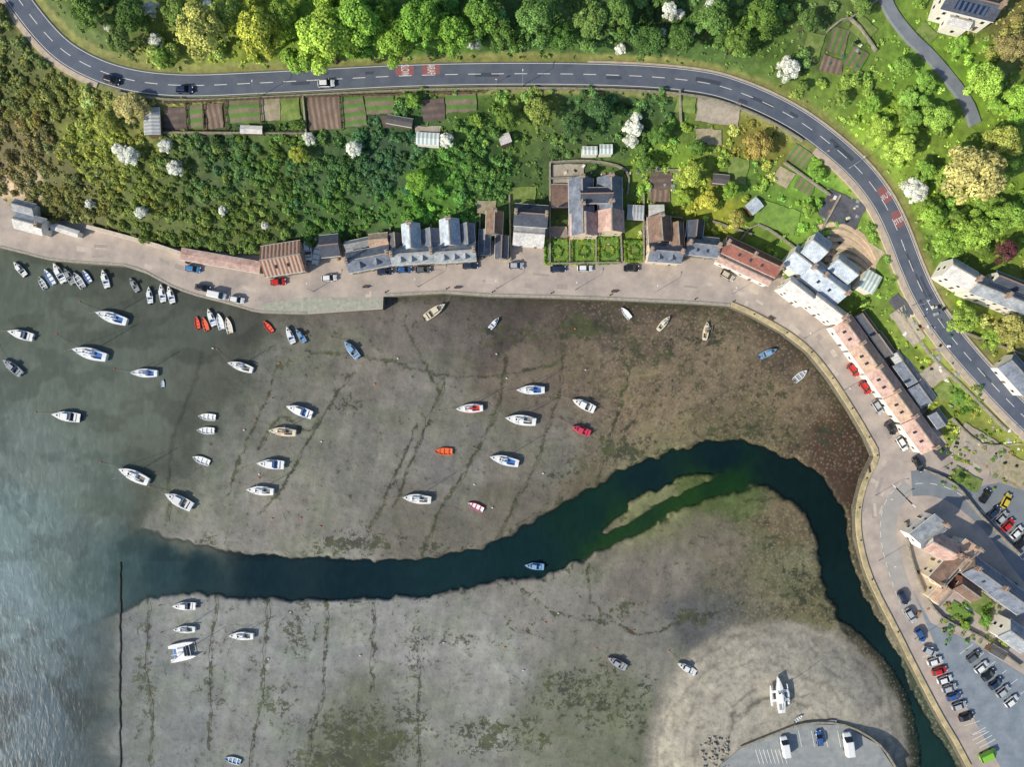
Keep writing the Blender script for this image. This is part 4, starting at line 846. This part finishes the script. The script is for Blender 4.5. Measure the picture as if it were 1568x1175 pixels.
for (a,b_,c,d,nn_) in ((480,360,740,400,50),(740,330,1000,400,40),(1380,470,1470,640,80),(1440,650,1560,720,45),(1180,350,1340,440,20),(850,250,1040,300,40),(1260,300,1320,340,14),(1400,860,1560,1000,24),(1270,50,1330,110,14)):
    for k_ in range(nn_):
        u,v=rr.uniform(a,c),rr.uniform(b_,d);z=tz(u,v);s=rr.uniform(.3,.9);p=P(u,v,z+s*.3)
        mb.box(p,(s,s*rr.uniform(.6,1.6),s*.7),BC[rr.choice(['w','g','t','g','cr','k','gn'])],rr.uniform(0,3),.12)
mb.obj('yard_clutter')
mb=MB()
for k_ in range(70):
    u,v=rr.uniform(1072,1116),rr.uniform(1128,1180);z=tz(u,v);s=rr.uniform(.3,1.0);mb.box(P(u,v,z+s*.2),(s,s*rr.uniform(.6,1.2),s*.7),M_cop,rr.uniform(0,3),.35)
mb.obj('rock_armour')
# ---------------------------------------------------------------- vegetation
def leafmat(name,useobj):
    m=bpy.data.materials.new(name);m.use_nodes=True;nt=m.node_tree;L=nt.links.new
    for x in list(nt.nodes): 
        if x.type!='OUTPUT_MATERIAL': nt.nodes.remove(x)
    a=nt.nodes.new('ShaderNodeAttribute');a.attribute_name='col';c=a.outputs['Color']
    if useobj:
        oi=nt.nodes.new('ShaderNodeObjectInfo');mx=nt.nodes.new('ShaderNodeMix');mx.data_type='RGBA';mx.blend_type='MULTIPLY';mx.inputs[0].default_value=1
        L(c,mx.inputs[6]);L(oi.outputs['Color'],mx.inputs[7]);c=mx.outputs[2]
    d=nt.nodes.new('ShaderNodeBsdfDiffuse');L(c,d.inputs[0]);L(d.outputs[0],nt.nodes['Material Output'].inputs[0]);return m
LM=leafmat('leaf_mass',False);LT=leafmat('tree_leaves',True);M_bark=mat('bark',(90,76,62),.95,.3,3,.4)
def leaves(C,R,N,size,cols,zmin=-.25,jit=.22,flat_=.45):
    I=np.repeat(np.arange(len(C)),N);T=len(I)
    z=RNG.uniform(zmin,1,T);ph=RNG.uniform(0,2*np.pi,T);s=np.sqrt(np.clip(1-z*z,0,1))
    d=np.stack([s*np.cos(ph),s*np.sin(ph),z],1)
    rad=R[I]*RNG.uniform(.72,1.06,T);c=C[I]+d*rad[:,None]
    nrm=d+np.array([0,0,.35])+RNG.normal(0,flat_,(T,3));nrm/=np.linalg.norm(nrm,axis=1)[:,None]
    t=np.cross(nrm,RNG.normal(0,1,(T,3)));t/=np.linalg.norm(t,axis=1)[:,None]+1e-9;b_=np.cross(nrm,t)
    sz=(size if np.isscalar(size) else size[I])*RNG.uniform(.6,1.3,T)
    sz=np.asarray(sz)[:,None]
    V=np.empty((T,3,3));V[:,0]=c+t*sz*.62;V[:,1]=c-t*sz*.35+b_*sz*.5;V[:,2]=c-t*sz*.35-b_*sz*.5
    cc=cols[I]*(1+RNG.normal(0,jit,T)).clip(.45,1.7)[:,None]
    return V.reshape(-1,3),np.repeat(cc,3,0)
def massobj(name,C,R,N,size,cols,**kw):
    V,c=leaves(C,R,N,size,cols,**kw);F=np.arange(len(V)).reshape(-1,3)
    return npmesh(name,V,F,[LM],{'col':c})
def treemesh(seed,nt_=6000):
    r=np.random.default_rng(seed);n=38
    C=[];R=[]
    for i in range(n):
        a=i*2.399+r.uniform(-.4,.4);q=math.sqrt((i+.5)/n)*r.uniform(.56,.9);zz=1.2+.6*math.sqrt(max(0,1-q*q*1.2))+r.uniform(-.16,.16)-(.25 if q>.6 else 0)
        C.append((q*math.cos(a)*r.uniform(.85,1.12),q*math.sin(a)*r.uniform(.85,1.12),zz));R.append(r.uniform(.11,.32))
    C=np.array(C);R=np.array(R);g=r.uniform(.7,1.25,(n,1))*np.array([[1,1,1]]);N=(nt_*R**2/np.sum(R**2)).astype(int)
    V,c=leaves(C,R,N,.08,g,zmin=-.5,jit=.22)
    mb=MB();mb.cyl((0,0,0),(0.03,0,.55),.075,.055,M_bark,9);mb.cyl((.03,0,.55),(0,.02,1.5),.055,.02,M_bark,8)
    for i in range(0,n,3):
        p=C[i];mb.cyl((.02,0,.45+.25*(i/n)),(p[0]*.55,p[1]*.55,(.8+p[2])/2),.03,.02,M_bark,6);mb.cyl((p[0]*.55,p[1]*.55,(.8+p[2])/2),tuple(p),.02,.008,M_bark,5)
    base=len(mb.v);me=bpy.data.meshes.new('tree_crown')
    vs=list(map(tuple,V));fs=[(base+3*i,base+3*i+1,base+3*i+2) for i in range(len(vs)//3)]
    me.from_pydata(mb.v+vs,[],mb.f+fs);me.materials.append(M_bark);me.materials.append(LT)
    me.polygons.foreach_set('material_index',[0]*len(mb.f)+[1]*len(fs))
    at=me.color_attributes.new('col','FLOAT_COLOR','POINT');a=np.ones((len(me.vertices),4),np.float32);a[base:,:3]=c;at.data.foreach_set('color',a.ravel());me.update();return me
TM=[treemesh(s) for s in(1,2,3,4,5,6)]
def tree(name,u,v,rp,c,hs=1.0):
    zb=tz(u,v);r=rp*px(zb+6)*1.04
    hr=hs*r*1.5;p=P(u,v,zb+hr)
    zb=tz(u-(u-CX)*hr/H,v-(v-CY)*hr/H)
    l=np.array(lin(c))*1.36;g=l.mean();l=l*.9+g*.1
    o=link(name,random.choice(TM),(p[0],p[1],zb-.2),random.uniform(0,6.28),(r*random.uniform(.88,1.1),r*random.uniform(.88,1.1),r*hs),tuple(l))
TR=[(305,45,44,(165,168,84)),(350,20,28,(130,150,66)),(392,48,40,(160,168,58)),(430,18,26,(120,148,56)),(492,50,47,(146,176,60)),(545,25,40,(116,156,54)),(600,56,32,(114,148,50)),(640,30,38,(104,146,50)),(690,44,34,(106,146,50)),(735,20,30,(96,132,52)),(770,50,28,(90,122,54)),(820,25,34,(90,124,60)),(862,52,26,(78,114,50)),(905,30,32,(104,132,64)),(950,20,28,(98,130,60)),(1000,58,26,(72,102,50)),(1045,56,24,(78,108,50)),(1095,25,30,(90,122,58)),(1130,60,26,(102,130,56)),(1165,25,30,(96,126,52)),(130,15,26,(92,120,56)),(180,60,24,(100,122,64)),(245,84,18,(108,140,56)),(200,20,26,(76,104,50)),(270,15,24,(102,127,60)),
(198,162,30,(168,160,98),.5),(160,188,22,(150,158,70),.7),(455,235,17,(150,160,60),.8),(640,275,22,(112,154,52),.8),(632,152,13,(112,148,56),.8),(825,165,24,(122,138,64)),(775,180,20,(92,120,50)),(880,190,22,(70,100,58)),(920,165,22,(70,102,60)),(1060,265,22,(150,166,62)),(1085,305,18,(176,176,62),.8),(1048,300,18,(130,156,52),.8),(1165,220,24,(150,136,70)),(1130,335,16,(155,152,72),.8),(1120,290,16,(112,148,52)),(990,250,18,(94,126,54)),(1010,205,18,(88,122,54)),(1070,225,16,(86,118,50)),
(1350,195,20,(150,178,66)),(1385,225,24,(158,184,72)),(1335,160,18,(122,160,58)),(1500,265,52,(172,166,98)),(1545,385,20,(92,56,60)),(1500,355,28,(132,164,60)),(1460,370,26,(122,158,56)),(1430,330,22,(130,164,58)),(1545,330,28,(120,154,58)),(1512,125,30,(140,174,62)),(1560,150,26,(130,168,58)),(1555,70,24,(132,124,78)),(1420,125,18,(114,154,58)),(1385,100,18,(110,144,60)),(1440,180,24,(130,164,64)),(1540,215,32,(150,158,70)),(1550,505,26,(150,148,78)),(1475,490,22,(130,156,60)),(1520,520,20,(130,160,60)),(1420,260,18,(114,150,56)),(1400,180,16,(110,146,58)),(1240,320,12,(120,154,60)),(1255,265,14,(114,154,58)),(1510,950,11,(100,140,56),.6),(1480,960,9,(120,150,56),.6),(1540,985,9,(140,148,70),.6),(1470,605,10,(98,134,54),.7),(1495,620,8,(110,134,60),.7),(1470,735,8,(88,118,54),.7),(1322,8,16,(100,128,60)),(1240,30,20,(88,116,58)),(1290,150,14,(120,146,64)),(1230,130,12,(108,134,60))]
for t in TR: tree('broadleaf_tree',*t)
rr=random.Random(21)
for k_ in range(64):
    u,v=rr.uniform(1380,1568),rr.uniform(20,400)
    if EX[int(v)+OFF,int(u)+OFF] or abs(float(dseg(np.array([u]),np.array([v]),ROADXY)[0]))<34 or float(dseg(np.array([u]),np.array([v]),LANE)[0])<28 or u<np.interp(v,[0,100,200,300,400],[1380,1200,1300,1400,1430]):continue
    c=VEG[int(np.argmin([(s[0]-u)**2+(s[1]-v)**2 for s in VEG]))][2];f=rr.uniform(.85,1.15);tree('broadleaf_tree',u,v,rr.uniform(9,17),(c[0]*f,c[1]*f,c[2]*f+6),rr.uniform(.7,1))
W_=(222,225,212)
for u,v,r in ((235,60,13),(228,12,14),(1026,14,16),(726,62,12),(951,72,11),(1063,40,12),(1209,102,19),(541,227,16),(683,213,13),(472,211,11),(266,256,14),(195,238,17),(180,228,12),(1405,289,22),(970,195,16),(252,222,12),(966,215,12),(1090,8,12),(215,325,12),(340,322,9),(405,345,8),(975,178,10),(165,40,10),(135,312,8),(318,8,12),(1012,50,9),(1040,20,10),(1100,20,9)):
    f=rr.uniform(.86,.98);tree('blossoming_hawthorn',u,v,r,tuple(x*f for x in W_),.8)
for p in ROAD[::1]: exclude(rect(p[0],p[1],44,44,0))
for i in range(len(ROAD)-1):
    a,b_=ROAD[i],ROAD[i+1];exclude(rect((a[0]+b_[0])/2,(a[1]+b_[1])/2,44,44,0))
def scatter(n,rmin,rmax,region,seed):
    r=np.random.default_rng(seed);u=r.uniform(-55,1625,n);v=r.uniform(-55,760,n)
    ok=region(u,v)&~inpoly(u,v,HARB)&~inpoly(u,v,QUAY)&~EX[(v+OFF).astype(int),(u+OFF).astype(int)]
    return u[ok],v[ok],r.uniform(0,1,ok.sum())**1.6*(rmax-rmin)+rmin
def bushes(name,n,rmin,rmax,region,seed,hs=.8,gap=.0,tint=1.0,tri=.42,dens=5.0,cvar=.2,q=5):
    u,v,rr_=scatter(n,rmin,rmax,region,seed)
    keep=np.ones(len(u),bool)
    for du,dv in((1,0),(-1,0),(0,1),(0,-1)):
        a=np.clip(u+du*rr_*5*.7,-59,1630);b_=np.clip(v+dv*rr_*5*.7,-59,1250);keep&=~EX[(b_+OFF).astype(int),(a+OFF).astype(int)]
    if gap: keep&=fbm(u/22,v/22,seed)>gap
    u,v,rr_=u[keep],v[keep],rr_[keep]
    z=terrain(u,v);k=S*(H-z)/H
    base=np.stack([(u-CX)*k,(CY-v)*k,z],1);n_=len(u)
    r=np.random.default_rng(seed+5)
    I=np.repeat(np.arange(n_),q);off=r.normal(0,.42,(len(I),3));off[:,2]=np.abs(off[:,2])*.9+.25*hs
    off=np.clip(off,-.85,1.1)
    C=base[I]+off*rr_[I][:,None]*np.array([1,1,hs]);R=rr_[I]*r.uniform(.4,.65,len(I))
    pu=u+r.normal(0,16,n_);pv=v+r.normal(0,16,n_);c=swatch(pu,pv,VEG,5)*1.85*tint
    g=c.mean(1,keepdims=True);c=c*.88+g*.12
    hue=r.normal(0,1,(n_,1))*np.array([[.09,.02,-.04]])+1;c=c*np.clip(hue,.7,1.35)*np.exp(r.normal(0,cvar,(n_,1)))
    N=np.maximum(6,(dens*2*np.pi*R**2/(tri*tri*.45)*.42)).astype(int)
    print(name,n_,'tris',N.sum())
    return massobj(name,C,R,N,tri,c[I]*r.uniform(.82,1.18,(len(I),1)))
RU=np.array([p[0] for p in ROADXY]);RV=np.array([p[1] for p in ROADXY])
above=lambda u,v:(v<np.interp(u,RU,RV))
bushes('woodland_canopy',900,1.8,3.4,lambda u,v:above(u,v)&(u<1215)&(u>40),101,1.0,tri=.5,dens=4.0,tint=.88)
bushes('woodland_canopy',900,1.3,2.8,lambda u,v:above(u,v)&(u>=1215),102,1.0,.30,tri=.45,dens=4,tint=.88)
bushes('hillside_scrub',10500,.7,2.0,lambda u,v:~above(u,v)&(u<780)&(v<420),103,.6,tri=.38,dens=3.0)
bushes('hillside_scrub',9000,.3,.7,lambda u,v:~above(u,v)&(u<780)&(v<420),107,.5,tri=.36,dens=2.6,q=3)
bushes('hillside_scrub',3400,.7,1.9,lambda u,v:~above(u,v)&(u>=780)&(u<1400)&(v<420),104,.75,.30,tri=.38,dens=3.4)
bushes('roadside_shrubs',1700,.5,1.4,lambda u,v:(u>1300)&(v>300),105,.8,.35,tri=.34,dens=3.4)
bushes('undergrowth',9000,.3,.8,lambda u,v:(u>780)|above(u,v),106,.6,.3,tri=.34,dens=2.6,q=3)
r=np.random.default_rng(77);pts=[]
for (u,v,L_,W2) in ((852,386,34,36),(893,386,34,36),(931,384,30,38),(970,385,26,30)):
    for t in np.arange(0,1,.05):
        pts+=[(u-L_/2+L_*t,v-W2/2),(u-L_/2+L_*t,v+W2/2),(u-L_/2,v-W2/2+W2*t),(u+L_/2,v-W2/2+W2*t)]
    for a in np.arange(0,6.28,.5): pts.append((u+8*math.cos(a),v+8*math.sin(a)))
for k_ in range(70): pts.append((r.uniform(1440,1530),r.uniform(925,985)))
for k_ in range(60): pts.append((r.uniform(1455,1505),r.uniform(590,640)))
for k_ in range(60): pts.append((r.uniform(1440,1540),r.uniform(660,750)))
C=np.array([P(a,b_,max(tz(a,b_),0)+.4) for a,b_ in pts]);R=r.uniform(.25,.65,len(pts))
c=np.array([lin(x) for x in [(90,130,50),(110,142,58),(74,108,48),(140,150,64)]])[r.integers(0,4,len(pts))]*1.2
massobj('garden_shrubs',C,R,np.full(len(pts),50),.26,c)
# ---------------------------------------------------------------- light, sky, camera
w=bpy.data.worlds.new('World');SC.world=w;w.use_nodes=True;nt=w.node_tree
sk=nt.nodes.new('ShaderNodeTexSky');sk.sky_type='NISHITA';sk.sun_disc=False
EL=math.radians(34);sv=Vector((-.86,-.51,0)).normalized()
sk.sun_elevation=EL;sk.sun_rotation=math.atan2(sv.x,sv.y)
nt.links.new(sk.outputs[0],nt.nodes['Background'].inputs[0]);nt.nodes['Background'].inputs[1].default_value=.15
sun=bpy.data.lights.new('sun','SUN');sun.energy=5.0;sun.angle=math.radians(.5);sun.color=(1,.91,.74)
so=bpy.data.objects.new('sun',sun);COL.objects.link(so)
d=-(sv*math.cos(EL)+Vector((0,0,math.sin(EL))));so.rotation_euler=d.to_track_quat('-Z','Y').to_euler()
cam=bpy.data.cameras.new('camera');cam.sensor_width=36;cam.lens=36*(H/S)/1568;cam.clip_end=5000
co=bpy.data.objects.new('camera',cam);co.location=(0,0,H);COL.objects.link(co);SC.camera=co
SC.view_settings.view_transform='Standard';SC.view_settings.look='None';SC.view_settings.exposure=0
